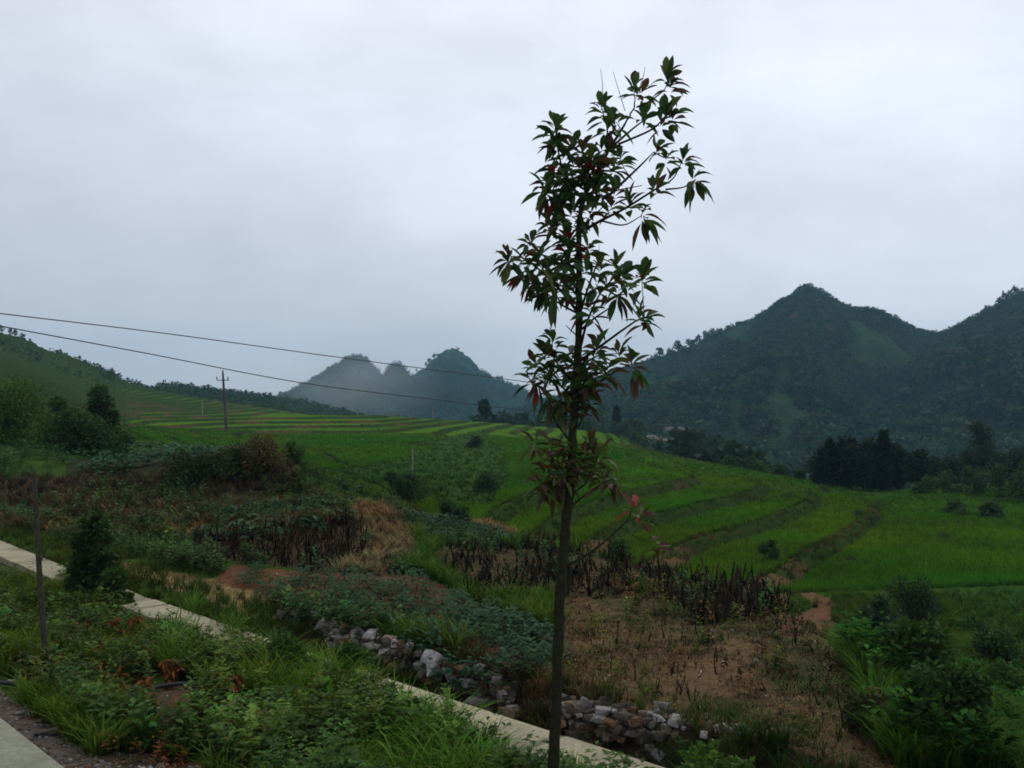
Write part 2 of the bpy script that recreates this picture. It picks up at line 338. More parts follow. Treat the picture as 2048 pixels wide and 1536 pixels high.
# ---------------------------------------------------------------- plant kit
def blades(n, h, spread, w, seg=2, lean=.5):
    """a tuft of bent blades: returns V,T and 0..1 height along"""
    VV = []; TT = []; H = []
    for i in range(n):
        a = random.uniform(0, 6.283); r = random.uniform(0, spread); bx, by = r * math.cos(a), r * math.sin(a)
        a2 = a + random.gauss(0, .7); hh = h * random.uniform(.55, 1.1); ln = hh * lean * random.uniform(.2, 1.2); ww = w * random.uniform(.7, 1.2)
        px, py = -math.sin(a2) * ww, math.cos(a2) * ww; b = len(VV)
        for k in range(seg):
            t = k / seg; ox, oy = bx + math.cos(a2) * ln * t * t, by + math.sin(a2) * ln * t * t; z = hh * (t - .25 * lean * t * t); s = 1 - .5 * t
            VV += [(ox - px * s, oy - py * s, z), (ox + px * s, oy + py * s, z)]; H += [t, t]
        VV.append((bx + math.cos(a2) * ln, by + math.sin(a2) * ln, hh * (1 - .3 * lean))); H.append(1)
        for k in range(seg - 1):
            q = b + 2 * k; TT += [(q, q + 1, q + 3), (q, q + 3, q + 2)]
        q = b + 2 * (seg - 1); TT.append((q, q + 1, q + 2))
    return np.array(VV), np.array(TT), np.array(H)
def leafcloud(n, L, wr, rad, zc=0, squash=1.0, inner=.0, droop=.3, rng=R, up=0.0):
    """n folded leaves spread through an ellipsoid; V,T,shade(0..1)"""
    p = rng.normal(size=(n, 3)); p /= np.linalg.norm(p, axis=1)[:, None]
    rr = (inner + (1 - inner) * rng.random(n) ** (1 / 2.2)); p *= rr[:, None]
    c = p * np.array([rad, rad, rad * squash]) + np.array([0, 0, zc])
    dd = rng.normal(size=(n, 3)) * .8 + p * .7; dd[:, 2] = dd[:, 2] * .7 - droop + up; dd /= np.linalg.norm(dd, axis=1)[:, None]
    sd_ = np.cross(dd, rng.normal(size=(n, 3))); sd_ /= np.linalg.norm(sd_, axis=1)[:, None]
    nn = np.cross(dd, sd_); l = L * rng.uniform(.6, 1.2, n)[:, None]; w = l * wr
    v0 = c; v1 = c + dd * l * .45 + sd_ * w + nn * w * .3; v2 = c + dd * l; v3 = c + dd * l * .45 - sd_ * w + nn * w * .3; 
    V = np.stack([v0, v1, v2, v3], 1).reshape(-1, 3); b = np.arange(n)[:, None] * 4
    T = np.concatenate([b + np.array([[0, 1, 2]]), b + np.array([[0, 2, 3]])], 0)
    return V, T, np.repeat(rng.random(n), 4)
def scatter(protos, P, rz, sc, base_c, top_c, jit=.3, tint=None):
    """merge copies of prototype plants at P; colours run base->top with jitter"""
    VV = []; TT = []; CC = []; off = 0; idx = R.integers(0, len(protos), len(P))
    bc, tc_ = np.array(base_c), np.array(top_c)
    for k, (v, t, h) in enumerate(protos):
        m = idx == k; n = int(m.sum())
        if not n: continue
        v2 = rot_z(np.broadcast_to(v, (n,) + v.shape), rz[m][:, None]) * sc[m][:, None, None] + P[m][:, None, :]
        VV.append(v2.reshape(-1, 3)); TT.append((t[None] + (np.arange(n) * len(v))[:, None, None] + off).reshape(-1, 3)); off += n * len(v)
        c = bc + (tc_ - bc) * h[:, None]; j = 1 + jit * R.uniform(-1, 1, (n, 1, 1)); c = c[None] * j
        if tint is not None: c = c * tint[m][:, None, :]
        CC.append(c.reshape(-1, 3))
    return np.concatenate(VV), np.concatenate(TT), np.concatenate(CC)
def samp(n, d0, d1, u0=-250, u1=2300, p=0.0):
    """points: p=0 uniform in log distance, p=1 uniform per picture row, p=-1 uniform per metre"""
    q = R.random(n)
    if p == 0: d = d0 * (d1 / d0) ** q
    elif p == 1: d = 1 / (1 / d1 + (1 / d0 - 1 / d1) * q)
    else: d = np.sqrt(d0 * d0 + (d1 * d1 - d0 * d0) * q)
    u = R.uniform(u0, u1, n); x = (u - 1024) / F * d
    z, ris, s2 = ground(x, d); return x, d, z, ris, s2
def stuff(name, label, V, T, C, mat):
    o = build(name, V, T, C, mat); tag(o, label, name.replace('_', ' '), kind='stuff'); return o
def pick(P3, m): return np.stack([P3[0][m], P3[1][m], P3[2][m]], 1)

GT = [blades(16, .34, .10, .006, 3, .8) for _ in range(5)]
GL = [blades(22, .62, .12, .008, 4, 1.0) for _ in range(4)]
GS = [blades(7, .07, .08, .004, 2, 1.5) for _ in range(6)]
GF = [blades(9, .5, .28, .022, 2, .7) for _ in range(4)]
GR = [blades(7, .30, .16, .016, 2, .45) for _ in range(4)]
def weedproto(h=.4, n=26, L=.07):
    vs = []; ts = []; hs = []; off = 0
    for k in range(3):
        a = random.uniform(0, 6.28); r = .05; lean = random.uniform(.0, .25); hh = h * random.uniform(.7, 1.1)
        st = np.array([[r * math.cos(a), r * math.sin(a), 0], [r * math.cos(a) + .006, r * math.sin(a), 0], [(r + lean * hh) * math.cos(a), (r + lean * hh) * math.sin(a), hh]])
        vs.append(st); ts.append(np.array([[0, 1, 2]]) + off); hs.append(np.zeros(3)); off += 3
        for i in range(n // 3):
            t = random.uniform(.25, 1); o = st[0] + (st[2] - st[0]) * t; b = random.uniform(0, 6.28); l = L * random.uniform(.7, 1.3) * (1.3 - .5 * t); el = random.uniform(-.2, .7)
            d = np.array([math.cos(b) * math.cos(el), math.sin(b) * math.cos(el), math.sin(el)]); s = np.array([-math.sin(b), math.cos(b), 0]) * l * .27
            vs.append(np.array([o, o + d * l * .5 + s, o + d * l + np.array([0, 0, -.2 * l]), o + d * l * .5 - s])); ts.append(np.array([[0, 1, 2], [0, 2, 3]]) + off); hs.append(np.full(4, .35 + .65 * t)); off += 4
    return np.concatenate(vs), np.concatenate(ts), np.concatenate(hs)
WD = [weedproto(.32, 36, .075) for _ in range(5)]; WD2 = [weedproto(.6, 60, .10) for _ in range(4)]

def tints(n, k=.18):
    t = 1 + k * R.normal(size=(n, 3)) * np.array([.9, .4, .6]); return np.clip(t * (1 + .22 * R.normal(size=(n, 1))), .3, 1.9)
# verge and ditch weeds in the foreground
def cover(n, d0, d1, cond, protos, s0, s1, bc, tc_, p=0, jit=.3, u0=-250, u1=2300, k=.18):
    x, y, z, ris, s2 = samp(n, d0, d1, u0, u1, p); r = regions(x, y, z, s2); u, v = uvp(x, y, z)
    m = cond(x, y, z, ris, s2, r, u, v); P = pick((x, y, z), m); q = len(P)
    pt = (.62 + .76 * fbm(P[:, 0] / 4.5, P[:, 1] / 4.5, 6, 4))[:, None]; wm = fbm(P[:, 0] / 9, P[:, 1] / 9, 2, 3)[:, None] - .5
    return scatter(protos, P, R.uniform(0, 6.28, q), R.uniform(s0, s1, q) * (.75 + .5 * fbm(P[:, 0] / 2, P[:, 1] / 2, 1, 3)), bc, tc_, jit, tints(q, k) * pt * np.concatenate([1 + 1.1 * wm, 1 + 0 * wm, 1 - .4 * wm], 1))
def join(*a):
    VV = []; TT = []; CC = []; o = 0
    for v, t, c in a: VV.append(v); TT.append(t + o); CC.append(c); o += len(v)
    return np.concatenate(VV), np.concatenate(TT), np.concatenate(CC)
RUB = [(350, 1375), (520, 1385), (590, 1460), (640, 1570), (230, 1570), (215, 1450)]
rub = lambda x, y, u, v: inpoly(u, v, RUB) & (f_(x, y, .5, 2) < .58)
stripe = lambda s2: (s2 > 8.22) & (s2 < 9.2)
hide = lambda x, y, u: (((u > 112) & (u < 245)) | ((u > 455) & (u < 755)))
f_ = lambda x, y, a, k: fbm(x / a, y / a, k, 3)
V, T, C = join(
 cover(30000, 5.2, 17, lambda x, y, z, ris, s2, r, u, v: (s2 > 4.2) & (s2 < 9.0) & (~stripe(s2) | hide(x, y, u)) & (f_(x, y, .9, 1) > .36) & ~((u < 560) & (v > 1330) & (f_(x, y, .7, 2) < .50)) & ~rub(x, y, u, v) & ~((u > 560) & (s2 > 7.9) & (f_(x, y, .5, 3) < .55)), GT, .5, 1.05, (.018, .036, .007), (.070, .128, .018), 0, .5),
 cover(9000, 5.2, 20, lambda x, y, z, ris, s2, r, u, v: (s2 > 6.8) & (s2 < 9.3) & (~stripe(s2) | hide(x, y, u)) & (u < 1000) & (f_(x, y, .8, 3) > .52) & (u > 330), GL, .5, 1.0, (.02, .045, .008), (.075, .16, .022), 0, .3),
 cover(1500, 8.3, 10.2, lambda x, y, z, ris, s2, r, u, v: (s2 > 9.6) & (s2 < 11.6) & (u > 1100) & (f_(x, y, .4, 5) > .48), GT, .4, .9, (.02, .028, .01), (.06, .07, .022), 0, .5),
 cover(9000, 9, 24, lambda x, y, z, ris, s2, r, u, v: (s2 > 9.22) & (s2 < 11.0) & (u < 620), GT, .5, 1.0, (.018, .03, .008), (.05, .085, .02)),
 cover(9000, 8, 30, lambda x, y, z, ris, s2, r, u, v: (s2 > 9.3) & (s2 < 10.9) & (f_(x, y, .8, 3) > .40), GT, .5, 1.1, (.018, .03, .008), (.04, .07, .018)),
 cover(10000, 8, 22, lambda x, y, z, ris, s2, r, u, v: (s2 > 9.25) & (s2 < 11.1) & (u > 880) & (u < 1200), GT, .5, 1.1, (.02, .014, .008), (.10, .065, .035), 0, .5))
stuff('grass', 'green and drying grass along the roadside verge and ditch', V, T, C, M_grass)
V, T, C = join(
 cover(10000, 5.2, 18, lambda x, y, z, ris, s2, r, u, v: (s2 > 4.6) & (s2 < 8.9) & (~stripe(s2) | hide(x, y, u)) & (f_(x, y, .8, 5) > .44) & ~((u < 620) & (v > 1380) & (f_(x, y, .7, 2) < .5)) & ~rub(x, y, u, v), WD, .6, 1.3, (.013, .028, .007), (.044, .088, .018), 0, .5),
 cover(2600, 5.2, 16, lambda x, y, z, ris, s2, r, u, v: (s2 > 5.4) & (s2 < 8.7) & ~stripe(s2) & (u > 380) & (u < 900) & (f_(x, y, .7, 6) > .5), WD2, .5, 1.0, (.017, .037, .008), (.062, .12, .018), 0, .45),
 cover(1500, 11, 28, lambda x, y, z, ris, s2, r, u, v: (r['stalk2'] | r['stalk']) & (f_(x, y, 1.3, 2) > .48), WD, .5, 1.3, (.014, .028, .008), (.045, .085, .02), 0, .45),
 cover(16000, 11, 32, lambda x, y, z, ris, s2, r, u, v: (s2 > 10.6) & (u < 800) & ~(r['red'] | r['straw'] | r['stalk'] | r['bean'] | r['path'] | r['mound']) & (f_(x, y, 1.2, 5) > .4), WD, .7, 1.5, (.014, .03, .009), (.045, .095, .026), 0, .5))
stuff('weeds', 'broad-leaved weeds massed on the verge and behind the ditch', V, T, C, M_leaf)

# dry grass, straw and brown stubble on the plots
V, T, C = join(
 cover(70000, 8, 24, lambda x, y, z, ris, s2, r, u, v: (s2 > 10.4) & (r['brown'] | r['stalk2']) & (f_(x, y, .9, 1) + .35 * R.random(len(x)) > .66), GS, .35, 1.0, (.06, .04, .02), (.18, .125, .062), 0, .65),
 cover(22000, 8, 24, lambda x, y, z, ris, s2, r, u, v: (s2 > 10.4) & (r['brown'] | r['stalk2']) & (f_(x, y, 1.0, 6) + .2 * R.random(len(x)) > .66), GS, .6, 1.8, (.035, .03, .014), (.10, .085, .035), 0, .5),
 cover(14000, 8, 24, lambda x, y, z, ris, s2, r, u, v: (s2 > 10.4) & (r['brown'] | r['stalk2']) & (f_(x, y, .8, 3) + .2 * R.random(len(x)) > .68), GS, .5, 2.2, (.03, .018, .012), (.07, .04, .024), 0, .5),
 cover(9000, 8, 24, lambda x, y, z, ris, s2, r, u, v: (r['brown']) & (f_(x, y, 1.1, 4) > .56), GS, .8, 2.2, (.022, .032, .008), (.06, .085, .02), 0, .4),
 cover(1500, 5.4, 13, lambda x, y, z, ris, s2, r, u, v: (s2 > 4.2) & (s2 < 8.3) & (u < 900) & (f_(x, y, .6, 7) > .5), WD, .3, .8, (.04, .022, .012), (.15, .07, .03), 0, .5),
 cover(1300, 8, 22, lambda x, y, z, ris, s2, r, u, v: (r['brown']) & (f_(x, y, .7, 5) > .5), WD, .3, 1.1, (.022, .032, .008), (.07, .085, .02), 0, .5),
 cover(700, 8, 22, lambda x, y, z, ris, s2, r, u, v: (r['brown']) & (f_(x, y, .7, 2) > .5), WD, .4, 1.2, (.03, .018, .01), (.12, .06, .03), 0, .5),
 cover(12000, 10, 26, lambda x, y, z, ris, s2, r, u, v: r['straw'], GS, .7, 1.4, (.14, .09, .04), (.42, .30, .15), 0, .4),
 cover(22000, 14, 34, lambda x, y, z, ris, s2, r, u, v: r['mound'] | r['path'], GT, .5, 1.0, (.06, .035, .018), (.25, .17, .08), 0, .5),
 cover(40000, 20, 46, lambda x, y, z, ris, s2, r, u, v: r['bank'], GT, .6, 1.3, (.03, .02, .012), (.13, .085, .045), 0, .6),
 cover(5000, 20, 46, lambda x, y, z, ris, s2, r, u, v: (r['bank']) & (u > 380) & (v < 925), GT, .8, 1.5, (.08, .05, .02), (.30, .2, .1), 0, .4),
 cover(9000, 16, 30, lambda x, y, z, ris, s2, r, u, v: (s2 > 11) & (u < 700) & (v > 1000) & (v < 1080) & (f_(x, y, 1.5, 7) > .54), GT, .7, 1.3, (.05, .03, .015), (.20, .12, .06), 0, .4))
stuff('dry_grass', 'brown dried grass covering the fallow plots and bank', V, T, C, M_dry)

# rice and rough grass on the terraces
lush = lambda x, y: .5 + 0 * x
V, T, C = join(
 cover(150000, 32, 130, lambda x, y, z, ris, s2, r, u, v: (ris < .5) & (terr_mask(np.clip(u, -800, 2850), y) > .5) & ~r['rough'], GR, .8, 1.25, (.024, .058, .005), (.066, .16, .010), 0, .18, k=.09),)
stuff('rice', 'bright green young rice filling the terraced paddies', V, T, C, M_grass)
V, T, C = join(
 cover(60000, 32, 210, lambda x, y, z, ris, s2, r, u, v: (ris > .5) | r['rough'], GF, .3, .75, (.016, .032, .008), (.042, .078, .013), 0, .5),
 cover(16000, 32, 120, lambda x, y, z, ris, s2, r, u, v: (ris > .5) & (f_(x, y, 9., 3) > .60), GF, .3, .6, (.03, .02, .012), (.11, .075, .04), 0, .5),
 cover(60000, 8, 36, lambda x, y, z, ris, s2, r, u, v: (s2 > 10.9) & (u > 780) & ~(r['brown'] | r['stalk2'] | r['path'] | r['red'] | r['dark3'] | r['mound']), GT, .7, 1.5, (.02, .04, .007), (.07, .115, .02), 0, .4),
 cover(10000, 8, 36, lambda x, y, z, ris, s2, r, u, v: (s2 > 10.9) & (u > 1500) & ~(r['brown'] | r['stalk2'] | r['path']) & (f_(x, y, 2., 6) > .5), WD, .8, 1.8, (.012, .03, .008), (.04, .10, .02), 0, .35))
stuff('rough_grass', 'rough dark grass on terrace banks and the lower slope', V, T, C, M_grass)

# blackened dry stalks
def stalkproto():
    h = random.uniform(.10, .5) * random.choice([.6, 1, 1]); kx = random.gauss(0, .05); VV = []; TT = []; H = []; n = 5; w = random.uniform(.008, .017); bx = by = 0; lx, ly = random.gauss(0, .09), random.gauss(0, .09)
    for k in range(n + 1):
        t = k / n; s = w * (1.0 + random.uniform(-.4, .8)) * (1 - .5 * t)
        for a in (0, 2.09, 4.19): VV.append((lx * t + kx * math.sin(3.1 * t) + s * math.cos(a), ly * t + s * math.sin(a), h * t)); H.append(t)
        if k:
            b = 3 * k
            for j in range(3): p, q = b + j, b + (j + 1) % 3; TT += [(p - 3, q - 3, q), (p - 3, q, p)]
    for k in range(6):
        t = random.uniform(.25, 1); a = random.uniform(0, 6.28); l = random.uniform(.04, .10); b = len(VV); z = h * t
        VV += [(lx * t, ly * t, z), (lx * t + .012 * math.cos(a), ly * t + .012 * math.sin(a), z + .02), (lx * t + l * .5 * math.cos(a), ly * t + l * .5 * math.sin(a), z - l)]; H += [t] * 3; TT.append((b, b + 1, b + 2))
    return np.array(VV), np.array(TT), np.array(H)
ST = [stalkproto() for _ in range(12)]
V, T, C = join(
 cover(15000, 15, 30, lambda x, y, z, ris, s2, r, u, v: (r['stalk']) & (f_(x, y, .8, 1) > .3), ST, .7, 1.3, (.014, .010, .007), (.028, .019, .013), 0, .7),
 cover(14000, 11, 26, lambda x, y, z, ris, s2, r, u, v: r['stalk2'] & (f_(x, y, .8, 4) > .44), ST, .6, 1.3, (.015, .010, .007), (.030, .020, .013), 0, .7),
 cover(1100, 9, 20, lambda x, y, z, ris, s2, r, u, v: r['brown'] & (f_(x, y, .8, 4) > .45), ST, .4, .8, (.03, .02, .014), (.05, .03, .02), 0, .5))
stuff('dead_stalks', 'blackened upright stalks standing in the harvested plots', V, T, C, M_dry)

# leafy field crops
def cropproto(n, rad, h, L):
    vs = []; ts = []; hs = []; off = 0
    for i in range(n):
        a = random.uniform(0, 6.28); r = rad * math.sqrt(random.random()); o = np.array([r * math.cos(a), r * math.sin(a), h * random.uniform(.25, 1) * (1 - .55 * (r / rad) ** 2)])
        for k in range(3):
            b = a + random.gauss(0, .6) + (k - 1) * 1.1; l = L * random.uniform(.7, 1.2); el = random.uniform(-.5, .5)
            d = np.array([math.cos(b) * math.cos(el), math.sin(b) * math.cos(el), math.sin(el)]); s = np.array([-math.sin(b), math.cos(b), random.uniform(-.3, .3)]) * l * .34
            vs.append(np.array([o, o + d * l * .45 + s, o + d * l, o + d * l * .45 - s])); ts.append(np.array([[0, 1, 2], [0, 2, 3]]) + off)
            hs.append(np.full(4, random.random() * .6 + .4 * o[2] / h)); off += 4
    return np.concatenate(vs), np.concatenate(ts), np.concatenate(hs)
CP = [cropproto(90, .24, .36, .052) for _ in range(5)]; CF = [cropproto(14, .28, .3, .13) for _ in range(4)]
V, T, C = join(
 cover(1700, 24, 48, lambda x, y, z, ris, s2, r, u, v: r['bean'], CF, .9, 1.4, (.012, .035, .014), (.04, .10, .04), 0, .2),
 cover(1500, 17, 30, lambda x, y, z, ris, s2, r, u, v: r['bean2'], CF, .7, 1.2, (.012, .04, .02), (.04, .105, .05), 0, .2),
 cover(2600, 16, 34, lambda x, y, z, ris, s2, r, u, v: r['dark3'], CF, .5, .9, (.01, .03, .012), (.03, .075, .028), 0, .2))
stuff('bean_crop', 'dense low leafy crop in the raised plots', V, T, C, M_leaf)

# ---------------------------------------------------------------- tubes and solids
def tube(pts, rad, n=8, cap=True):
    P = np.array(pts, float); m = len(P); rad = np.broadcast_to(np.asarray(rad, float), (m,)); VV = []; TT = []
    t = np.gradient(P, axis=0); t /= np.linalg.norm(t, axis=1)[:, None] + 1e-9
    ref = np.array([0, 1, 0.]) if abs(t[0][1]) < .9 else np.array([1, 0, 0.])
    for i in range(m):
        a = np.cross(t[i], ref); a /= np.linalg.norm(a) + 1e-9; b = np.cross(t[i], a)
        for k in range(n): q = 2 * math.pi * k / n; VV.append(P[i] + rad[i] * (a * math.cos(q) + b * math.sin(q)))
        if i:
            o = i * n
            for k in range(n): j = (k + 1) % n; TT += [(o - n + k, o - n + j, o + j), (o - n + k, o + j, o + k)]
    if cap:
        VV += [P[0], P[-1]]; o = (m - 1) * n
        for k in range(n): j = (k + 1) % n; TT += [(j, k, m * n), (o + k, o + j, m * n + 1)]
    return np.array(VV), np.array(TT)
def curve(pts, n=8):
    """Catmull-Rom through points"""
    P = np.array(pts, float); P = np.vstack([2 * P[0] - P[1], P, 2 * P[-1] - P[-2]]); o = []
    for i in range(1, len(P) - 2):
        for k in range(n):
            t = k / n; o.append(.5 * (2 * P[i] + (P[i + 1] - P[i - 1]) * t + (2 * P[i - 1] - 5 * P[i] + 4 * P[i + 1] - P[i + 2]) * t * t + (3 * P[i] - P[i - 1] - 3 * P[i + 1] + P[i + 2]) * t ** 3))
    o.append(P[-2]); return np.array(o)
def box(c, s, rz=0, taper=1):
    x, y, z = [q / 2 for q in s]; V = np.array([[-x, -y, -z], [x, -y, -z], [x, y, -z], [-x, y, -z], [-x * taper, -y * taper, z], [x * taper, -y * taper, z], [x * taper, y * taper, z], [-x * taper, y * taper, z]])
    T = np.array([(0, 2, 1), (0, 3, 2), (4, 5, 6), (4, 6, 7), (0, 1, 5), (0, 5, 4), (1, 2, 6), (1, 6, 5), (2, 3, 7), (2, 7, 6), (3, 0, 4), (3, 4, 7)])
    return rot_z(V, rz) + np.array(c), T
def jn(*a):
    VV = []; TT = []; o = 0
    for v, t in a: VV.append(v); TT.append(t + o); o += len(v)
    return np.concatenate(VV), np.concatenate(TT)

# road and the concrete wall of the ditch
def s_to_y(s, x): return s - x + .008 * np.minimum(x, 0) ** 2
def ribbon(s0, s1, x0, x1, ztop, zbot, n=160, jit=0.0, chip=None):
    xs = np.linspace(x0, x1, n); VV = []; TT = []
    for i, x in enumerate(xs):
        # the point on each rim, measured across the line (45 degrees)
        j = jit * (vn(np.array([x * 3.]), np.array([2.]), 3)[0] - .5); c = chip(x) if chip else 0
        for s, z in ((s0 + j, zbot), (s0 + j, ztop - c), (s1, ztop - c * .3), (s1, zbot)):
            h = (s - (s0 + s1) / 2) / 2; VV.append((x + h, float(s_to_y((s0 + s1) / 2, x)) + h, z))
        if i:
            a = 4 * (i - 1); b = 4 * i
            for k in range(3): TT += [(a + k, b + k, b + k + 1), (a + k, b + k + 1, a + k + 1)]
    m = len(xs) - 1
    TT += [(0, 1, 2), (0, 2, 3), (4 * m, 4 * m + 2, 4 * m + 1), (4 * m, 4 * m + 3, 4 * m + 2)]
    return np.array(VV), np.array(TT)
V, T = ribbon(-3.2, 3.68, -14, 16, .402, .1, 120, .06); o = build('road', V, T, (.19, .195, .15), M_conc); tag(o, kind='structure')
chip = lambda x: .10 * max(0, 1 - abs(x + 5.75) / .35) * (.5 + vn(np.array([x * 9.]), np.array([1.]), 1)[0])
V, T = ribbon(8.4, 9.2, -16, 5, .055, -.75, 420, .035, chip); i_ = (np.arange(len(V)) // 4) % 36; cc = np.array([[.25, .225, .155]]) * np.where(i_ == 0, .35, 1)[:, None]; V[:, 2] -= (i_ == 0) * .012; o = build('ditch_wall', V, T, cc, M_conc)
tag(o, 'long low pale concrete wall top running diagonally beside the ditch', 'concrete wall')

# stone walls
def stone(r, seed):
    rg = np.random.default_rng(seed); p = np.array([(a, b, c) for a in (-1, 1) for b in (-1, 1) for c in (-1, 1)], float); p = p * .72 + rg.normal(size=p.shape) * .2
    p = np.concatenate([p, rg.normal(size=(4, 3)) * .62]); p *= np.array([1.15, .85, .72]) * r * rg.uniform(.8, 1.1)
    c_, s_ = math.cos(.5 * rg.normal() * .5), math.sin(.5 * rg.normal() * .5); p = p @ np.array([[1, 0, 0], [0, c_, -s_], [0, s_, c_]]).T
    import bmesh
    bm = bmesh.new()
    for q in p: bm.verts.new(q)
    rr = bmesh.ops.convex_hull(bm, input=bm.verts); dead = [g for g in rr['geom_interior'] if isinstance(g, bmesh.types.BMVert)]
    for g in dead: bm.verts.remove(g)
    bmesh.ops.bevel(bm, geom=bm.edges[:], offset=r * .045, segments=1, affect='EDGES')
    bmesh.ops.triangulate(bm, faces=bm.faces[:]); bm.verts.index_update()
    V = np.array([v.co[:] for v in bm.verts]); T = np.array([[v.index for v in f.verts] for f in bm.faces]); bm.free()
    return V, T
STN = [stone(1, i) for i in range(14)]
STC = [(.22, .205, .185), (.13, .115, .09), (.08, .068, .052), (.15, .115, .08), (.06, .052, .04), (.26, .25, .24), (.13, .075, .042)]
def stone_obj(name, P, r, parent=None, bright=1.0, sd=0, dark=False):
    v, t = STN[random.randrange(14)]; v = rot_z(v, random.uniform(0, 6.28)) * r * np.array([1, 1, random.uniform(.6, 1.1)])
    c = np.array(random.choice(STC[1:5] if dark else STC)) * bright * random.uniform(.8, 1.15)
    g = .75 + .5 * np.clip((v[:, 2] / r + .3), 0, 1)
    return build(name, v, t, c[None] * np.ones((len(v), 1)), M_stone, parent, loc=P)
def stone_wall(label, line, nstones, height, r0, r1, bias=1.5, white=()):
    p0 = drop(*line[0]); root = empty('stone_wall', tuple(p0), label, 'stone wall', 'loose stone walls edging the plots')
    P = np.array([[(u - 1024) / F * d, d] for u, d in line]); L = np.r_[0, np.cumsum(np.hypot(*np.diff(P, axis=0).T))]
    for i in range(nstones):
        t = random.random() * L[-1]; x = np.interp(t, L, P[:, 0]); y = np.interp(t, L, P[:, 1])
        k = (i / nstones); h = height * (1 - (1 - k) ** 1.0) ; zt = .02
        y2 = y + random.gauss(0, .05) - (1 - k) * .12; r = random.uniform(r0, r1) * (1.0 if k < .7 else 1.05)
        z = zt - height + h * 1.0 + random.gauss(0, .025)
        stone_obj('stone', (x - p0[0], y2 - p0[1], z - p0[2]), r, root, dark=k < .6)
    for (u, v_, d, r, c) in white:
        q = at(u, v_, d); v, t = STN[random.randrange(14)]
        build('stone', rot_z(v, random.uniform(0, 6)) * r * .78, t, c, M_stone, root, loc=tuple(q - p0))
    # fine rubble packed between the stones
    VV = []; TT = []; CC = []; o = 0
    for i in range(640):
        t = random.random() * L[-1]; x = np.interp(t, L, P[:, 0]); y = np.interp(t, L, P[:, 1]) + random.gauss(0, .13)
        v, tt = STN[i % 14]; v = rot_z(v, random.uniform(0, 6.28)) * random.uniform(.03, .085) + np.array([x, y, random.uniform(-height, .05)]) - p0
        VV.append(v); TT.append(tt + o); o += len(v); CC.append(np.tile(np.array(random.choice(STC)) * .8, (len(v), 1)))
    build('rubble', np.concatenate(VV), np.concatenate(TT), np.concatenate(CC), M_stone, root)['kind'] = 'stuff'
    return root
WHT = (.27, .262, .25)
stone_wall('piled stone wall beyond the ditch on the left, beside the red soil plot', [(560, 14.2), (640, 13.6), (685, 12.9), (760, 12.4), (860, 11.6), (930, 11.1), (1030, 10.5)], 92, .42, .06, .135,
           white=[(610, 1222, 14.0, .17, WHT), (566, 1226, 14.1, .11, WHT), (655, 1220, 13.6, .10, WHT), (680, 1290, 12.9, .11, WHT), (793, 1288, 12.1, .10, WHT), (817, 1297, 11.9, .12, WHT), (872, 1322, 11.4, .16, (.38, .37, .38)), (866, 1335, 11.3, .13, WHT), (933, 1366, 10.8, .10, WHT), (742, 1272, 12.5, .13, (.3, .3, .29)), (778, 1280, 12.2, .11, (.22, .17, .13))])
stone_wall('longer piled stone wall at the near edge of the brown fallow field', [(1105, 9.75), (1200, 9.6), (1300, 9.35), (1400, 9.15), (1500, 8.9), (1600, 8.7)], 96, .5, .04, .088,
           white=[(1193, 1437, 9.5, .085, WHT), (1225, 1422, 9.6, .07, WHT), (1350, 1444, 9.2, .10, WHT), (1315, 1436, 9.3, .07, WHT), (1440, 1455, 9.0, .09, (.42, .38, .34)), (1500, 1465, 8.85, .08, WHT), (1530, 1470, 8.8, .09, (.45, .4, .36)), (1120, 1425, 9.7, .07, (.4, .36, .3))])
# stones lying about in the verge
for (u, v_, r) in [(385, 1463, .07), (428, 1424, .085), (462, 1416, .12), (405, 1496, .06), (300, 1485, .055), (322, 1488, .06), (470, 1475, .06), (95, 1470, .07), (445, 1470, .05), (260, 1470, .05), (350, 1505, .06), (520, 1465, .10), (540, 1490, .05), (640, 1500, .05), (280, 1500, .05), (460, 1495, .06)]:
    d = 8.2
    for _ in range(12): zz = float(gz((u - 1024) / F * d, d)[0]); d = (CAMZ - zz) * F / (v_ - HOR)
    q = at(u, v_, d); o = stone_obj('stone', (q[0], q[1], q[2] + r * .3), r, None, 1.15); o.scale = (1, 1, .6)
    tag(o, 'loose pale stone lying among the roadside weeds', 'stone', 'loose stones on the roadside verge')
# pebble litter
VV = []; TT = []; CC = []; o_ = 0
x, y, z, ris, s2 = samp(26000, 6, 22, -100, 2150, 0); r = regions(x, y, z, s2); u, v = uvp(x, y, z)
m = (((s2 < 8.5) & (s2 > 3.75)) & ((f_(x, y, .7, 2) < .5) & (u < 650) & (R.random(len(x)) < .4) | (s2 < 4.3))) | (rub(x, y, u, v) & (s2 > 4)) | ((r['brown'] | r['straw'] | r['red']) & (R.random(len(x)) < .16)) | (r['stalk2'] & (R.random(len(x)) < .16) & (v > 1170))
for P in pick((x, y, z), m):
    v, t = STN[random.randrange(14)]; rr = random.uniform(.006, .02) * (1 if random.random() < .93 else 2.2); v = rot_z(v, random.uniform(0, 6)) * rr + P
    VV.append(v); TT.append(t + o_); o_ += len(v); CC.append(np.tile(np.array(random.choice(STC)) * random.uniform(.5, 1.1), (len(v), 1)))
stuff('gravel', 'small stones littering the road shoulder and bare soil', np.concatenate(VV), np.concatenate(TT), np.concatenate(CC), M_stone)

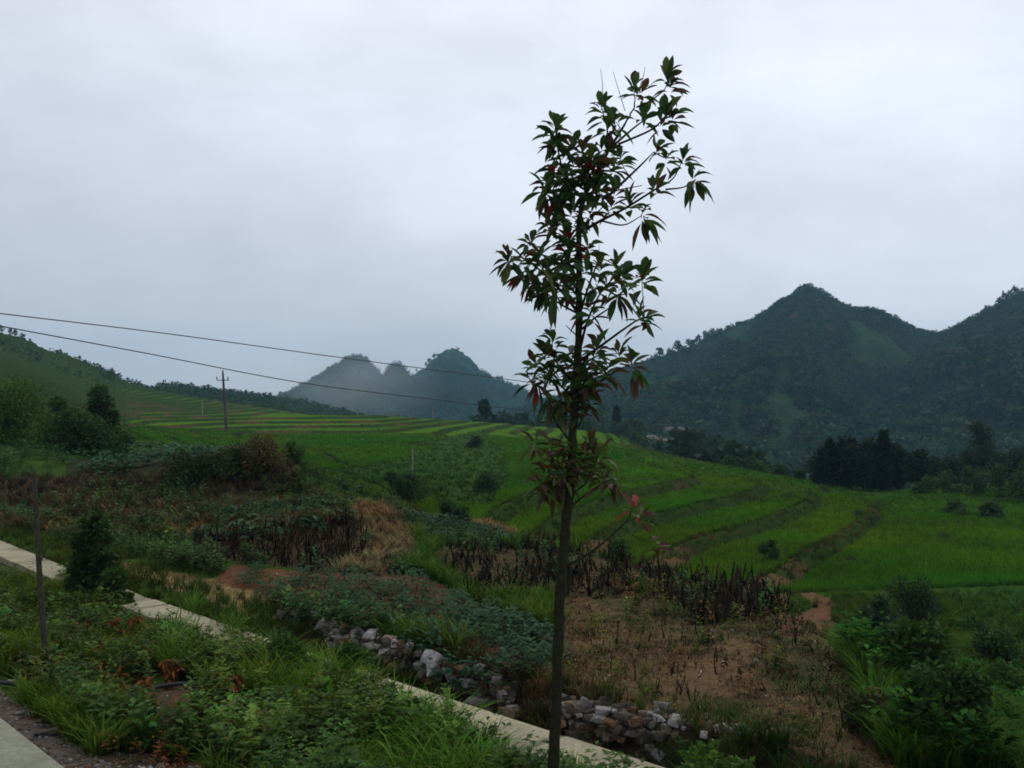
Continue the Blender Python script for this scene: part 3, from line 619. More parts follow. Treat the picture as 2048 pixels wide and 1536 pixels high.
# ---------------------------------------------------------------- crop plants in the red soil, each its own object
CPM = [build('foliage', *(lambda a: (a[0], a[1], np.array([.008, .026, .010]) + a[2][:, None] * np.array([.028, .075, .030])))(p), M_leaf) for p in CP]
CPS = []
for k in range(5):
    V, T = tube([(0, 0, -.05), (.01, .01, .12), (.02 * (k - 2), .02, .24)], [.008, .006, .003], 5); CPS.append(build('stem', V, T, (.03, .045, .02), M_leaf))
crop_pts = []
def crop(u, v_, s, lab, grp):
    d = 14.
    for _ in range(14): zz = float(gz((u - 1024) / F * d, d)[0]); d = (CAMZ - zz) * F / (v_ - HOR)
    P = at(u, v_, d); P[2] = float(gz(P[0], P[1])[0]) - .02
    i = len(crop_pts); k = i % 5; o = empty('leafy_plant', P, lab, 'plant', grp)
    for src in (CPM[k], CPS[k]):
        c = src if i < 5 else src.copy()
        if i >= 5: COL.objects.link(c)
        c.parent = o
    o.rotation_euler = (0, 0, random.uniform(0, 6.28)); o.scale = (s,) * 3; crop_pts.append(P)
l1 = 'bushy green crop plant growing in red soil behind the left stone wall'; g1 = 'crop plants in the red soil plot'
for row in range(9):
    for k in range(9):
        u = 440 + k * 62 + row * 26 + random.gauss(0, 10); v_ = 1140 + row * 14 + k * 6.5 + random.gauss(0, 4)
        if u < 1090 and inpoly(np.array([u]), np.array([v_ - 8]), PL['red'])[0] and random.random() < .9: crop(u, v_, random.uniform(.7, 1.25), l1, g1)
l2 = 'large dark leafy crop plant in the clump by the sapling trunk'
for u, v_ in [(850, 1300), (885, 1318), (925, 1335), (965, 1345), (1005, 1352), (1045, 1350), (1080, 1345), (1100, 1330), (890, 1290), (930, 1300), (970, 1310), (1010, 1318), (1050, 1318), (1090, 1310), (915, 1272), (955, 1280), (1000, 1286), (1045, 1290), (1085, 1288), (960, 1262)]:
    crop(u + random.gauss(0, 4), v_, random.uniform(1.0, 1.35), l2, 'crop plants beside the sapling trunk')

# ---------------------------------------------------------------- bushes and trees
def solve(u, v_, d0=15.):
    d = d0
    for _ in range(25): zz = float(land(np.array([u]), np.array([d]))[0]); d = .5 * d + .5 * np.clip((CAMZ - zz) * F / max(v_ - HOR, 5), 2, 900)
    return d
def bush(name, label, cat, group, u, v_, d, wpx, hpx, n, leaf, ca, cb, lobes=6, wr=.3, stems=5, mat=None, ground_fit=True, droop=.3, sd=None, yel=0):
    """a shrub wpx by hpx photo pixels, foot at (u,v_) at distance d"""
    rg = np.random.default_rng(sd if sd is not None else int(u * 7 + v_))
    x = (u - 1024) / F * d; z = float(land(np.array([float(u)]), np.array([float(d)]))[0]) if ground_fit else CAMZ - (v_ - HOR) / F * d
    w, h = wpx / F * d, hpx / F * d; root = empty(name, (x, d, z), label, cat, group)
    VV = []; TT = []; CC = []; o = 0; ca, cb = np.array(ca), np.array(cb)
    for k in range(lobes):
        a = rg.uniform(0, 6.28); t = ((k + rg.random()) / lobes); rr = w * .5 * rg.uniform(.26, .55) * (1 - .2 * t); q = (w * .5 - rr * .7) * rg.uniform(.2, 1) * (1 - .4 * t)
        c = np.array([q * math.cos(a), q * .7 * math.sin(a), h * (.06 + .84 * t) * rg.uniform(.85, 1.05)]); sq = min(1.1, h * .3 / rr + .25)
        c[2] = min(c[2], h - rr * sq * .6)
        v, tt, s = leafcloud(max(20, n // lobes), leaf, wr, rr, 0, sq, .15, droop, rg); v = v + c
        tone = rg.uniform(.75, 1.25); cc = (ca + (cb - ca) * s[:, None]) * tone
        if yel: y_ = (s > 1 - yel)[:, None]; cc = cc * (1 - y_) + np.array([.12, .10, .02]) * y_
        VV.append(v); TT.append(tt + o); o += len(v); CC.append(cc)
    V = np.concatenate(VV); V[:, 2] = np.maximum(V[:, 2], -.05)
    build('foliage', V, np.concatenate(TT), np.concatenate(CC), mat or M_leaf, root)
    tb = []
    for k in range(stems):
        a = rg.uniform(0, 6.28); e_ = np.array([w * .28 * math.cos(a), w * .28 * math.sin(a), h * rg.uniform(.5, .85)])
        tb.append(tube([(0, 0, -.1), e_ * np.array([.3, .3, .5]), e_], [w * .018 + .006, w * .012 + .004, .004], 5))
    V, T = jn(*tb); build('stem', V, T, (.04, .03, .02), M_bark, root)
    return root
DK, MD, LT, BR = ((.010, .024, .008), (.032, .068, .018)), ((.017, .04, .011), (.05, .10, .024)), ((.025, .055, .012), (.065, .13, .024)), ((.04, .03, .015), (.10, .075, .035))
def march(u, v_, d0=5., d1=420.):
    D = np.exp(np.linspace(math.log(d0), math.log(d1), 1500)); z = land(np.full(len(D), float(u)), D); return float(D[np.argmax(HOR + F * (CAMZ - z) / D < v_)])
BU = [ # name,label,cat,group,u,v,d,w,h,n,leaf,(ca,cb),lobes
 ('shrub', 'narrow dark upright bush hiding part of the concrete wall at left', 182, 1240, 15.0, 105, 190, 2900, .11, DK, 14, .36),
 ('shrub', 'low leafy green bush at the foot of the narrow dark bush', 228, 1235, 14.6, 85, 90, 1300, .10, MD, 8, .38),
 ('shrub', 'dark glossy upper bush behind the concrete wall end at left', 195, 1100, 17.5, 110, 90, 1600, .12, DK, 5, .36),
 ('shrub', 'tall feathery dark tree-like shrub at the left above the bean plot', 203, 905, 36, 92, 158, 4600, .16, DK, 14, .2),
 ('shrub', 'smaller bright green shrub left of the tall feathery one', 122, 905, 36, 80, 105, 2200, .16, MD, 9, .2),
 ('shrub', 'broad thicket of bamboo-like leaves at the left picture edge', 25, 935, 34, 200, 120, 7000, .16, LT, 16, .16),
 ('shrub', 'mid-green bush filling the gap between the thicket and the bean plot', 150, 935, 34, 190, 80, 5500, .14, MD, 14, .25),
 ('shrub', 'dark low bush at the left end of the bean plot', 170, 930, 33, 170, 80, 2600, .13, DK, 7, .3),
 ('shrub', 'low green bush right of the tall feathery shrub', 240, 890, 40, 60, 45, 1100, .14, MD, 5, .25),
 ('shrub', 'dark olive bush growing on the brown bank below the bean plot', 385, 1005, 27, 130, 62, 2600, .10, ((.012, .022, .008), (.045, .06, .02)), 10, .3),
 ('shrub', 'olive bush on the bank to the right of the bean plot', 455, 1005, 27, 120, 66, 2600, .10, ((.014, .022, .008), (.05, .065, .02)), 10, .3),
 ('shrub', 'brownish bush below the straw-coloured mound', 520, 985, 27.5, 130, 74, 2600, .10, ((.03, .025, .012), (.11, .085, .04)), 10, .25),
 ('shrub', 'loose green bush with pale flowers right of the bank', 590, 985, 29, 80, 60, 1500, .10, MD, 6, .3),
 ('shrub', 'dark bush around the foot of the pale concrete post', 810, 975, 40, 110, 55, 2000, .13, DK, 8, .3),
 ('shrub', 'dark bush with light leaf tips beside the terrace edge', 905, 1005, 37, 80, 40, 1400, .12, DK, 6, .3),
 ('shrub', 'dark scrub under the round-crowned cypress', 950, 905, 95, 50, 22, 700, .3, DK, 5, .3),
 ('shrub', 'mid-green scrub halfway down the terrace spur', 975, 960, 55, 70, 40, 1100, .2, MD, 6, .3),
 ('shrub', 'rounded dark bush alone in the right-hand paddy edge', 1540, 1128, 27, 62, 50, 1600, .09, DK, 5, .35),
 ('shrub', 'low green bush behind the dead stalks, right of the trunk', 1245, 1105, 20, 90, 45, 1500, .08, MD, 6, .3),
 ('shrub', 'tall dark bush crowning the right-hand thicket', 1830, 1270, 16.5, 130, 125, 3600, .09, DK, 9, .35),
 ('shrub', 'grey-green bush at the left of the right-hand thicket', 1755, 1320, 15, 130, 140, 3600, .09, ((.016, .034, .014), (.04, .08, .03)), 10, .3),
 ('shrub', 'wide dark green bush in front of the right-hand thicket', 1835, 1400, 13.8, 200, 150, 5200, .09, MD, 12, .3),
 ('shrub', 'leafy bush at the right picture edge below the paddy', 1990, 1345, 14.5, 170, 100, 3600, .09, MD, 8, .3),
 ('shrub', 'low bush on the slope at the far right edge', 2035, 1440, 11.5, 200, 110, 3600, .09, MD, 8, .3),
 ('shrub', 'dark shadowy shrub in the bottom right corner', 1900, 1580, 8.4, 330, 170, 6000, .075, DK, 12, .3),
 ('shrub', 'dusky olive shrub along the right end of the fallow field', 1740, 1480, 10.4, 160, 80, 2600, .07, ((.018, .022, .01), (.045, .05, .022)), 8, .3),
 ('shrub', 'light green leafy branches at the bottom, right of the stone wall front', 1430, 1590, 7.3, 220, 150, 1500, .075, LT, 10, .3),
 ('shrub', 'bright green spray of leaves low in front of the right stone wall', 1610, 1600, 7.4, 200, 150, 1500, .075, LT, 9, .3),
 ('shrub', 'small bright broad-leaved weed bush in the verge centre', 640, 1440, 9.7, 50, 75, 300, .075, ((.05, .12, .015), (.10, .24, .03)), 4, .42),
 ('shrub', 'dark green weedy bush in the verge left of the stone wall', 560, 1370, 11, 140, 80, 2600, .06, MD, 8, .3),
 ('shrub', 'dense low bush in the verge at bottom centre', 850, 1500, 8.9, 170, 70, 2600, .05, MD, 8, .3),
 ('shrub', 'green bush hiding the wall end near the middle stones', 700, 1370, 10.9, 110, 70, 2200, .06, MD, 7, .3)]
for (nm, lb, u, v_, d, w, h, n, lf, (ca, cb), lo, wr) in BU:
    if u > 1500 and v_ < 1500: d = march(u, v_)
    bush(nm, lb, 'bush', None, u, v_, d, w, h, n, lf, ca, cb, lo, wr)
# reddish wilted small plants on the verge
for i, (u, v_) in enumerate([(170, 1290), (235, 1295), (260, 1290), (300, 1290), (210, 1325), (290, 1345), (350, 1325), (350, 1365), (245, 1400), (290, 1405), (430, 1395), (465, 1400), (450, 1410), (255, 1465), (330, 1375)]):
    d = solve(u, v_, 11.); bush('withered_plant', 'small wilted plant with hanging rusty brown leaves on the verge', 'plant', 'wilted brown plants on the verge', u, v_, d, 52, 62, 70, .09, (.05, .022, .010), (.20, .08, .032), 3, .22, 2, M_dry, True, 1.2, sd=i)

# hedge scrub along the far lip of the terraces
hg = [(1235, 872, 190, 26, 14), (1262, 876, 175, 36, 20), (1290, 883, 160, 36, 20), (1318, 893, 150, 36, 22), (1345, 900, 140, 40, 24), (1372, 906, 132, 40, 22), (1402, 914, 125, 44, 24), (1432, 922, 120, 44, 22), (1462, 932, 112, 44, 20), (1495, 943, 105, 44, 20), (1525, 955, 98, 46, 26), (1560, 965, 92, 40, 18), (1600, 972, 87, 40, 16)]
for i, (u, v_, d, w, h) in enumerate(hg):
    c = [DK, MD, MD][i % 3]; bush('hedge_bush', 'scrubby bush in the hedge along the far lip of the terraces', 'bush', 'hedge bushes along the terrace lip', u, v_, d, w + 8, h + 6, 500, .32, c[0], c[1], 5, .3, 2, sd=i)
for i, (u, d, w, h) in enumerate([(1850, 78, 70, 34), (1900, 76, 80, 50), (1950, 74, 80, 60), (2000, 72, 90, 72), (2050, 70, 90, 80), (1980, 62, 110, 34), (1900, 64, 90, 26), (2100, 66, 120, 80)]):
    bush('hillock_bush', 'green bush on the overgrown hillock beside the right-hand paddies', 'bush', 'bushes on the right-hand hillock', u, 0, d, w, h, 900, .26, MD[0], (.045, .09, .022), 6, .3, 2, sd=i + 50)
for i, (u, v_) in enumerate([(1720, 1035), (1745, 1045), (1760, 1020), (1890, 1080), (1650, 985), (1925, 1035), (1580, 1000), (1700, 1130), (1650, 1125)]):
    d = solve(u, v_, 45.); bush('bund_tuft', 'ragged grassy tuft on a low bund between the right-hand paddies', 'bush', 'tufts on the paddy bunds', u, v_, d, 50, 16, 420, .16, (.02, .04, .01), (.05, .09, .02), 5, .15, 1, sd=i + 80, droop=-.2)

# trees
def tree(name, label, group, u, d, hpx, wpx, kind='broad', ca=(.010, .022, .010), cb=(.026, .05, .022), trunk_frac=.3, n=500, leaf=None, z=None, sd=0, foot=None, lift=0.):
    rg = np.random.default_rng(sd + int(u)); z = float(land(np.array([float(u)]), np.array([float(d)]))[0]) if z is None else z
    x = (u - 1024) / F * d; h, w = hpx / F * d, wpx / F * d; root = empty(name, (x, d, z - lift), label, 'tree', group)
    leaf = leaf or max(.12, w * .1); ca, cb = np.array(ca), np.array(cb); VV = []; TT = []; CC = []; o = 0; tf = trunk_frac
    L_ = 7 if kind == 'broad' else 9
    for k in range(L_):
        t = k / (L_ - 1)
        if kind == 'cone': rr = w * .5 * (1.0 - .85 * t) ** .8 * (.9 if k else .7); q = 0; c = np.array([rg.normal() * w * .05, rg.normal() * w * .05, h * (tf + (1 - tf) * (.08 + .86 * t))]); sq = h * (1 - tf) * .11 / rr + .2
        elif kind == 'oval': rr = w * .5 * (.65 + .5 * math.sin(math.pi * min(1, t * .95 + .1))) * .8; c = np.array([rg.normal() * w * .09, rg.normal() * w * .09, h * (tf + (1 - tf) * (.12 + .76 * t))]); sq = .8
        else:
            a = rg.uniform(0, 6.28); rr = w * rg.uniform(.2, .33); q = w * .5 - rr; q *= rg.uniform(.3, 1); c = np.array([q * math.cos(a), q * math.sin(a), h * (tf + (1 - tf) * rg.uniform(.2, .85))]); sq = .7
            c[2] = min(c[2], h - rr * .6)
        v, tt, s = leafcloud(n // L_, leaf, .38, rr, 0, sq, .1, .1, rg); VV.append(v + c); TT.append(tt + o); o += len(v); CC.append((ca + (cb - ca) * s[:, None]) * rg.uniform(.8, 1.2))
    build('crown', np.concatenate(VV), np.concatenate(TT), np.concatenate(CC), M_leaf, root)
    r0 = max(h * .022, .03); tp = [(0, 0, -.4), (0, 0, h * tf), (w * .04, 0, h * .8)]; tb = [tube(tp, [r0, r0 * .75, r0 * .25], 6)]
    for k in range(4):
        a = rg.uniform(0, 6.28); tb.append(tube([(0, 0, h * (tf + .05 * k)), (w * .3 * math.cos(a), w * .3 * math.sin(a), h * (tf + .15 + .12 * k))], [r0 * .4, r0 * .15], 4))
    V, T = jn(*tb); build('trunk', V, T, (.05, .04, .03), M_bark, root); return root
tree('cypress', 'dark round-crowned cypress standing alone on the crest of the terraces', None, 968, 190, 46, 25, 'oval', (.006, .012, .006), (.014, .03, .012), .32, 1500, .42, sd=1)
tree('cypress', 'dark cone-shaped cypress on a bare stem right of the sapling', None, 1233, 188, 58, 21, 'cone', (.006, .012, .006), (.014, .028, .012), .45, 1300, .4, sd=2)
gr = [(1640, 84, 78, 34), (1662, 82, 92, 36), (1688, 82, 100, 40), (1712, 80, 92, 40), (1738, 82, 96, 38), (1768, 82, 108, 34), (1790, 84, 80, 34), (1818, 86, 66, 32), (1840, 88, 58, 30)]
for i, (u, d, h, w) in enumerate(gr):
    tree('evergreen', 'very dark evergreen in the dense grove beyond the right-hand paddies', 'evergreens in the dark grove', u * .92 + 1712 * .08, d, h, w * 1.75, ['oval', 'cone', 'oval', 'broad'][i % 4], (.005, .010, .005), (.014, .026, .011), .0, 2200, .3, sd=i, z=-4.2)
for i, (u, d, h, w) in enumerate([(1905, 96, 92, 40), (1935, 98, 78, 44), (1962, 100, 112, 40), (1995, 98, 100, 48), (2035, 96, 84, 46), (2080, 98, 95, 50), (1870, 100, 70, 46)]):
    tree('valley_tree', 'dark tree in the row behind the right-hand hillock', 'trees behind the right-hand hillock', u, d, h * (.55 + .25 * (i % 3)), w * 1.3, 'broad' if i % 2 else 'oval', (.010, .020, .009), (.028, .05, .018), .1, 1500, .32, sd=i + 30, z=-5.)
# ridge-line trees, each of its own shape
RT = []
def crest_at(i, u):
    pts, dc = HILLS[i][0], HILLS[i][1]; return dc * (1 + .06 * (float(vn(np.array([u / 160.]), np.array([float(i)]), 2)[0]) - .5))
ridge = [(5, [(1303, 12), (1312, 14), (1319, 22), (1339, 14), (1344, 10), (1355, 24), (1360, 18), (1370, 12), (1380, 20), (1388, 14), (1396, 18), (1411, 18), (1425, 16), (1418, 10), (1520, 8), (1562, 9), (1573, 9), (1590, 10), (1600, 8), (1642, 10), (1655, 9), (1700, 9), (1745, 14), (1752, 10), (1765, 13), (1770, 10), (1780, 12), (1790, 14), (1797, 12), (1806, 11), (1815, 9), (1828, 8), (1835, 7), (1480, 7), (1455, 8), (1500, 6)]),
         (6, [(1960, 10), (1972, 16), (1990, 12), (1998, 18), (2008, 22), (2018, 18), (2030, 20), (2042, 14)]),
         (0, [(3, 14), (20, 12), (30, 14), (45, 12), (60, 8), (115, 8), (160, 9), (170, 8), (200, 7), (222, 12), (228, 8), (255, 8), (305, 9), (318, 7)]),
         (1, [(350, 7), (375, 7), (395, 6), (440, 6), (465, 9), (478, 7), (492, 10), (505, 8), (515, 7), (540, 8)]),
         (2, [(560, 8), (600, 7), (625, 8), (655, 8), (664, 7), (690, 6), (735, 7)]),
         (4, [(833, 7), (852, 9), (858, 10), (868, 10), (875, 7), (995, 7), (1002, 9), (1022, 6), (1035, 6), (1050, 6)])]
RL = {5: ('small tree standing on the skyline of the right-hand mountain', 'skyline trees on the right-hand mountain'), 6: ('tree on the skyline of the steep slope at the right edge', 'skyline trees at the right edge'),
      0: ('small tree on the skyline of the long left hill', 'skyline trees on the left hill'), 1: ('tiny tree on the low ridge behind the left hill', 'skyline trees on the low left ridge'),
      2: ('tiny tree on the left misty peak', 'skyline trees on the left misty peak'), 4: ('tiny tree on the shoulder of the tallest middle peak', 'skyline trees on the tallest middle peak')}
for hi, lst in ridge:
    for j, (u, h) in enumerate(lst):
        d = crest_at(hi, u); zz = float(land(np.array([float(u)]), np.array([d]))[0]); lb, gp = RL[hi]
        tree('skyline_tree', lb, gp, u, d, h * 1.15, h * random.uniform(.7, 1.15), random.choice(['broad', 'broad', 'oval', 'cone']), trunk_frac=random.uniform(.2, .45), n=170, leaf=h / F * d * .2, z=zz - .3, sd=j * 13 + hi)
# woodland on the slopes: an uncountable mass
def wood(n, u0, u1, d0, d1, cond, size, nl, seed, ca, cb):
    rg = np.random.default_rng(seed); U = rg.uniform(u0, u1, n); D = np.sqrt(rg.uniform(d0 ** 2, d1 ** 2, n)); z = land(U, D); x = (U - 1024) / F * D
    m = cond(U, D, z, x); U, D, z, x = U[m], D[m], z[m], x[m]; q = len(U)
    pr = []
    for k in range(8):
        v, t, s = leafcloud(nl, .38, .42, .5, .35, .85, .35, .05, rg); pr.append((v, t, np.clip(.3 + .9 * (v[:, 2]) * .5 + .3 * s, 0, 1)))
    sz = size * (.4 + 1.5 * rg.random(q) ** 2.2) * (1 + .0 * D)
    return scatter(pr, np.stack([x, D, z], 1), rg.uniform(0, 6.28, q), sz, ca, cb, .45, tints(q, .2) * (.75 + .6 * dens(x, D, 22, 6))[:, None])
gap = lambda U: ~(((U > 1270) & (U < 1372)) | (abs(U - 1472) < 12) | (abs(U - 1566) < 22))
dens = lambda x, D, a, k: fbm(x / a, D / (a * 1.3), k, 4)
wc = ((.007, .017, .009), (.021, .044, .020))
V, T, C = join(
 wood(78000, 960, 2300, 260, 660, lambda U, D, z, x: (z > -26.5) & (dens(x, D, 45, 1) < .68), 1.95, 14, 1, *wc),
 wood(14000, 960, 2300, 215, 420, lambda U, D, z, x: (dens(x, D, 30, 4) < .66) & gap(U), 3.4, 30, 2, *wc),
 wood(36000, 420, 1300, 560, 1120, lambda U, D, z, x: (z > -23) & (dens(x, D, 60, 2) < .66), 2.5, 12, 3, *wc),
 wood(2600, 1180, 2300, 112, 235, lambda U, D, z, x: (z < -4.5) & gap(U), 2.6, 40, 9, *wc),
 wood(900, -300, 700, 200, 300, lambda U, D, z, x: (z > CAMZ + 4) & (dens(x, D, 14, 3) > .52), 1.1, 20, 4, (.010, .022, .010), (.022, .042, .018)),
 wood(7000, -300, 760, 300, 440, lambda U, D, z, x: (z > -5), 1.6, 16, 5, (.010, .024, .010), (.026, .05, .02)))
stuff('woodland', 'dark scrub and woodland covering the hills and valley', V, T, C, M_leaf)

# ---------------------------------------------------------------- the sapling in front
SD = 7.0
def sp(u, v_, dy=0.0):
    return at(u, v_, SD + dy)
foot = sp(1104, 1536); fz = float(gz(foot[0], SD)[0])
TR = [(1103, 1680, .041), (1105, 1600, .040), (1107, 1536, .038), (1112, 1400, .0365), (1118, 1250, .036), (1125, 1120, .035), (1131, 1050, .034), (1139, 985, .033), (1144, 900, .029), (1150, 800, .027), (1156, 700, .0255), (1158, 600, .024), (1158, 500, .020), (1159, 440, .017), (1170, 393, .0145), (1204, 323, .011), (1228, 285, .0095), (1251, 245, .007), (1270, 212, .005), (1268, 178, .003)]
root = empty('sapling', (foot[0], SD, fz), 'slender young broadleaf tree with red-flecked leaves in front of the ditch', 'tree')
rp = np.array([foot[0], SD, fz]); TP = curve([sp(u, v_) for u, v_, _ in TR], 6); TP[0][2] = fz - .15
TRr = np.interp(np.linspace(0, len(TR) - 1, len(TP)), range(len(TR)), [r for *_, r in TR])
TRr = TRr * (1 + .07 * np.sin(np.arange(len(TP)) * 1.7) + .10 * (np.random.default_rng(5).random(len(TP)) > .86)); TP[1:-1, 0] += np.random.default_rng(6).normal(size=len(TP) - 2) * .003
V, T = tube(TP - rp, TRr, 14); build('trunk', V, T, (.018, .020, .010), M_bark, root, smooth=True)
BRs = [([(1274, 214), (1298, 203), (1328, 180), (1335, 160)], -.15), ([(1228, 290), (1275, 250), (1310, 228)], .2), ([(1238, 288), (1298, 262), (1322, 243), (1338, 225)], -.3),
 ([(1216, 393), (1282, 330), (1307, 304)], .3), ([(1307, 304), (1331, 315), (1345, 300)], .3), ([(1205, 400), (1228, 383), (1284, 371)], -.2), ([(1176, 456), (1204, 440), (1251, 416), (1310, 379), (1345, 358), (1364, 323)], -.35),
 ([(1331, 379), (1368, 374), (1392, 358)], -.4), ([(1204, 442), (1247, 450), (1282, 432)], -.2), ([(1214, 300), (1214, 255), (1202, 212)], .2), ([(1165, 400), (1130, 350), (1114, 290), (1111, 250)], -.25),
 ([(1164, 658), (1188, 637), (1225, 611), (1236, 590)], .25), ([(1162, 690), (1176, 639), (1204, 581), (1235, 550)], -.3), ([(1160, 627), (1181, 562), (1202, 520), (1234, 532)], .2), ([(1160, 722), (1200, 693), (1251, 656), (1282, 637), (1318, 630)], -.3),
 ([(1158, 735), (1195, 712), (1237, 707)], .3), ([(1156, 627), (1122, 609), (1098, 590), (1075, 568)], .25), ([(1156, 625), (1125, 585), (1085, 545), (1047, 517), (1018, 512)], -.3), ([(1154, 672), (1132, 651)], .1),
 ([(1150, 800), (1172, 785), (1228, 745), (1262, 728)], -.25), ([(1139, 990), (1150, 984), (1176, 960), (1186, 925), (1200, 905)], .25), ([(1139, 1015), (1176, 986), (1204, 967), (1223, 958)], -.2), ([(1130, 1135), (1193, 1096), (1250, 1045), (1268, 1012)], .3), ([(1250, 1045), (1282, 1032)], .3),
 ([(1159, 500), (1130, 480), (1104, 466)], .2), ([(1158, 540), (1120, 520), (1082, 508), (1061, 488)], .3), ([(1166, 420), (1120, 390), (1088, 374)], .25), ([(1150, 800), (1110, 760), (1075, 732)], .2), ([(1152, 770), (1110, 720), (1104, 680)], -.25), ([(1145, 890), (1110, 840), (1098, 795)], .2),
 ([(1140, 985), (1110, 935), (1102, 885)], -.25), ([(1145, 870), (1170, 830), (1178, 805)], .2), ([(1158, 470), (1180, 440), (1228, 392)], .3), ([(1205, 320), (1180, 320), (1163, 304)], -.2)]
BREC = [TP[12:]]
for pts, dy in BRs:
    n = len(pts); P = [sp(u, v_, dy * min(1, abs(u - 1150) / 120) * (1 if n > 2 else .5)) for i, (u, v_) in enumerate(pts)]; P[0] = sp(*pts[0], 0 if abs(pts[0][0] - 1165) < 60 or pts[0][0] < 1275 else dy * min(1, abs(pts[0][0] - 1150) / 120))
    P = curve(P, 5); BREC.append(P); ln = np.linalg.norm(P[-1] - P[0]); V, T = tube(P - rp, np.linspace(.004 + .008 * min(1, ln / .7), .0026, len(P)), 6); build('branch', V, T, (.018, .017, .011), M_bark, root, smooth=True)
# bare twigs
for pts in ([(1250, 222), (1238, 182), (1226, 143)], [(1206, 212), (1205, 168), (1201, 138)], [(1272, 195), (1286, 155), (1290, 134)], [(1198, 545), (1198, 520), (1198, 490)], [(1200, 345), (1235, 300), (1238, 222)]):
    P = curve([sp(u, v_, -.1) for u, v_ in pts], 4); V, T = tube(P - rp, np.linspace(.003, .0015, len(P)), 5); build('twig', V, T, (.06, .05, .04), M_bark, root)
WH = [(1334, 150, 1), (1335, 158, 1), (1338, 172, 0), (1268, 176, 1), (1282, 185, 0), (1201, 210, 1), (1210, 226, 0), (1214, 250, 1), (1111, 250, 1), (1112, 270, 0), (1111, 290, 1), (1163, 300, 1), (1286, 231, 1), (1331, 226, 1), (1345, 233, 0), (1322, 243, 0), (1240, 318, 1), (1218, 301, 1), (1314, 297, 1), (1331, 315, 0), (1366, 318, 1), (1386, 357, 0), (1390, 358, -1), (1310, 374, 1), (1258, 405, 1), (1286, 421, 0), (1228, 388, 1), (1111, 330, 0), (1157, 330, 0), (1193, 345, 0), (1216, 334, 0), (1087, 372, 0), (1095, 385, -1), (1134, 372, 0), (1169, 378, 0), (1115, 398, -1), (1224, 409, 0), (1148, 425, 0), (1101, 451, 1), (1181, 428, 0), (1283, 437, -1), (1195, 375, 0), (1175, 350, 0), (1140, 345, 0), (1203, 300, 0), (1180, 325, 0), (1130, 310, 0),
 (1104, 466, 0), (1061, 485, 1), (1017, 512, 1), (1020, 520, -1), (1047, 517, 0), (1082, 508, 0), (1050, 545, -1), (1071, 560, -1), (1087, 575, -1), (1115, 534, 0), (1134, 499, 0), (1176, 496, 0), (1232, 532, 1), (1200, 535, 1), (1240, 555, 0), (1284, 562, 0), (1286, 552, 1), (1235, 588, -1), (1214, 571, 0), (1134, 571, 0), (1108, 557, 0), (1111, 585, -1), (1279, 630, 1), (1290, 636, 0), (1176, 609, 0), (1145, 530, 0), (1170, 540, 0), (1125, 555, 0), (1060, 530, 0), (1095, 535, 0), (1255, 575, 0), (1140, 480, 0),
 (1106, 677, 1), (1092, 708, 1), (1195, 693, 1), (1237, 705, 1), (1263, 722, 1), (1268, 735, -1), (1188, 712, 0), (1071, 729, 1), (1064, 754, 0), (1115, 721, 0), (1134, 745, 0), (1169, 740, 0), (1101, 745, 0), (1075, 768, -1), (1176, 756, 0), (1122, 768, 0), (1162, 777, 0), (1215, 735, 0), (1140, 712, 0), (1085, 745, 0), (1150, 760, 0),
 (1101, 792, -1), (1120, 800, -1), (1157, 794, 0), (1178, 806, 0), (1150, 820, 0), (1101, 885, 0), (1122, 890, 0), (1178, 890, 1), (1200, 903, 0), (1111, 925, 0), (1157, 930, 0), (1186, 907, 1), (1092, 940, 0), (1111, 972, -1), (1206, 960, 0), (1222, 958, -1), (1268, 1012, 0), (1284, 1032, 0), (1310, 1085, 0), (1140, 905, 0), (1130, 945, 0), (1165, 905, 0), (1100, 955, -1)]
def leaf_mesh(o, dirv, nrm, L, w, bend):
    """a pointed elliptic leaf folded on its midrib: 6 stations"""
    side = np.cross(dirv, nrm); side /= np.linalg.norm(side) + 1e-9; nrm = np.cross(side, dirv); VV = []; st = [(0, .03), (.15, .45), (.38, .95), (.6, 1.0), (.82, .6), (1, 0.02)]
    for t, k in st:
        c = o + dirv * L * t + np.array([0, 0, -1]) * bend * L * t * t; f = nrm * w * .28 * k
        VV += [c - side * w * k * .5 + f, c, c + side * w * k * .5 + f]
    TT = []
    for i in range(5):
        a = 3 * i; TT += [(a, a + 1, a + 4), (a, a + 4, a + 3), (a + 1, a + 2, a + 5), (a + 1, a + 5, a + 4)]
    return np.array(VV), np.array(TT)
rg = np.random.default_rng(11); VV = []; TT = []; CC = []; o_ = 0; BP = np.concatenate(BREC); BU_, BV_ = uvp(BP[:, 0], BP[:, 1], BP[:, 2]); TWG = []
REDS = [(1176, 494), (1284, 562), (1186, 345), (1216, 345), (1180, 825), (1134, 499), (1268, 1012), (1206, 960), (1115, 385)]
WX = [(u + rg.normal() * 16, v_ + rg.normal() * 14, 0) for u, v_, k in WH if abs(u - 1150) < 75 and k < 1 and rg.random() < .82]
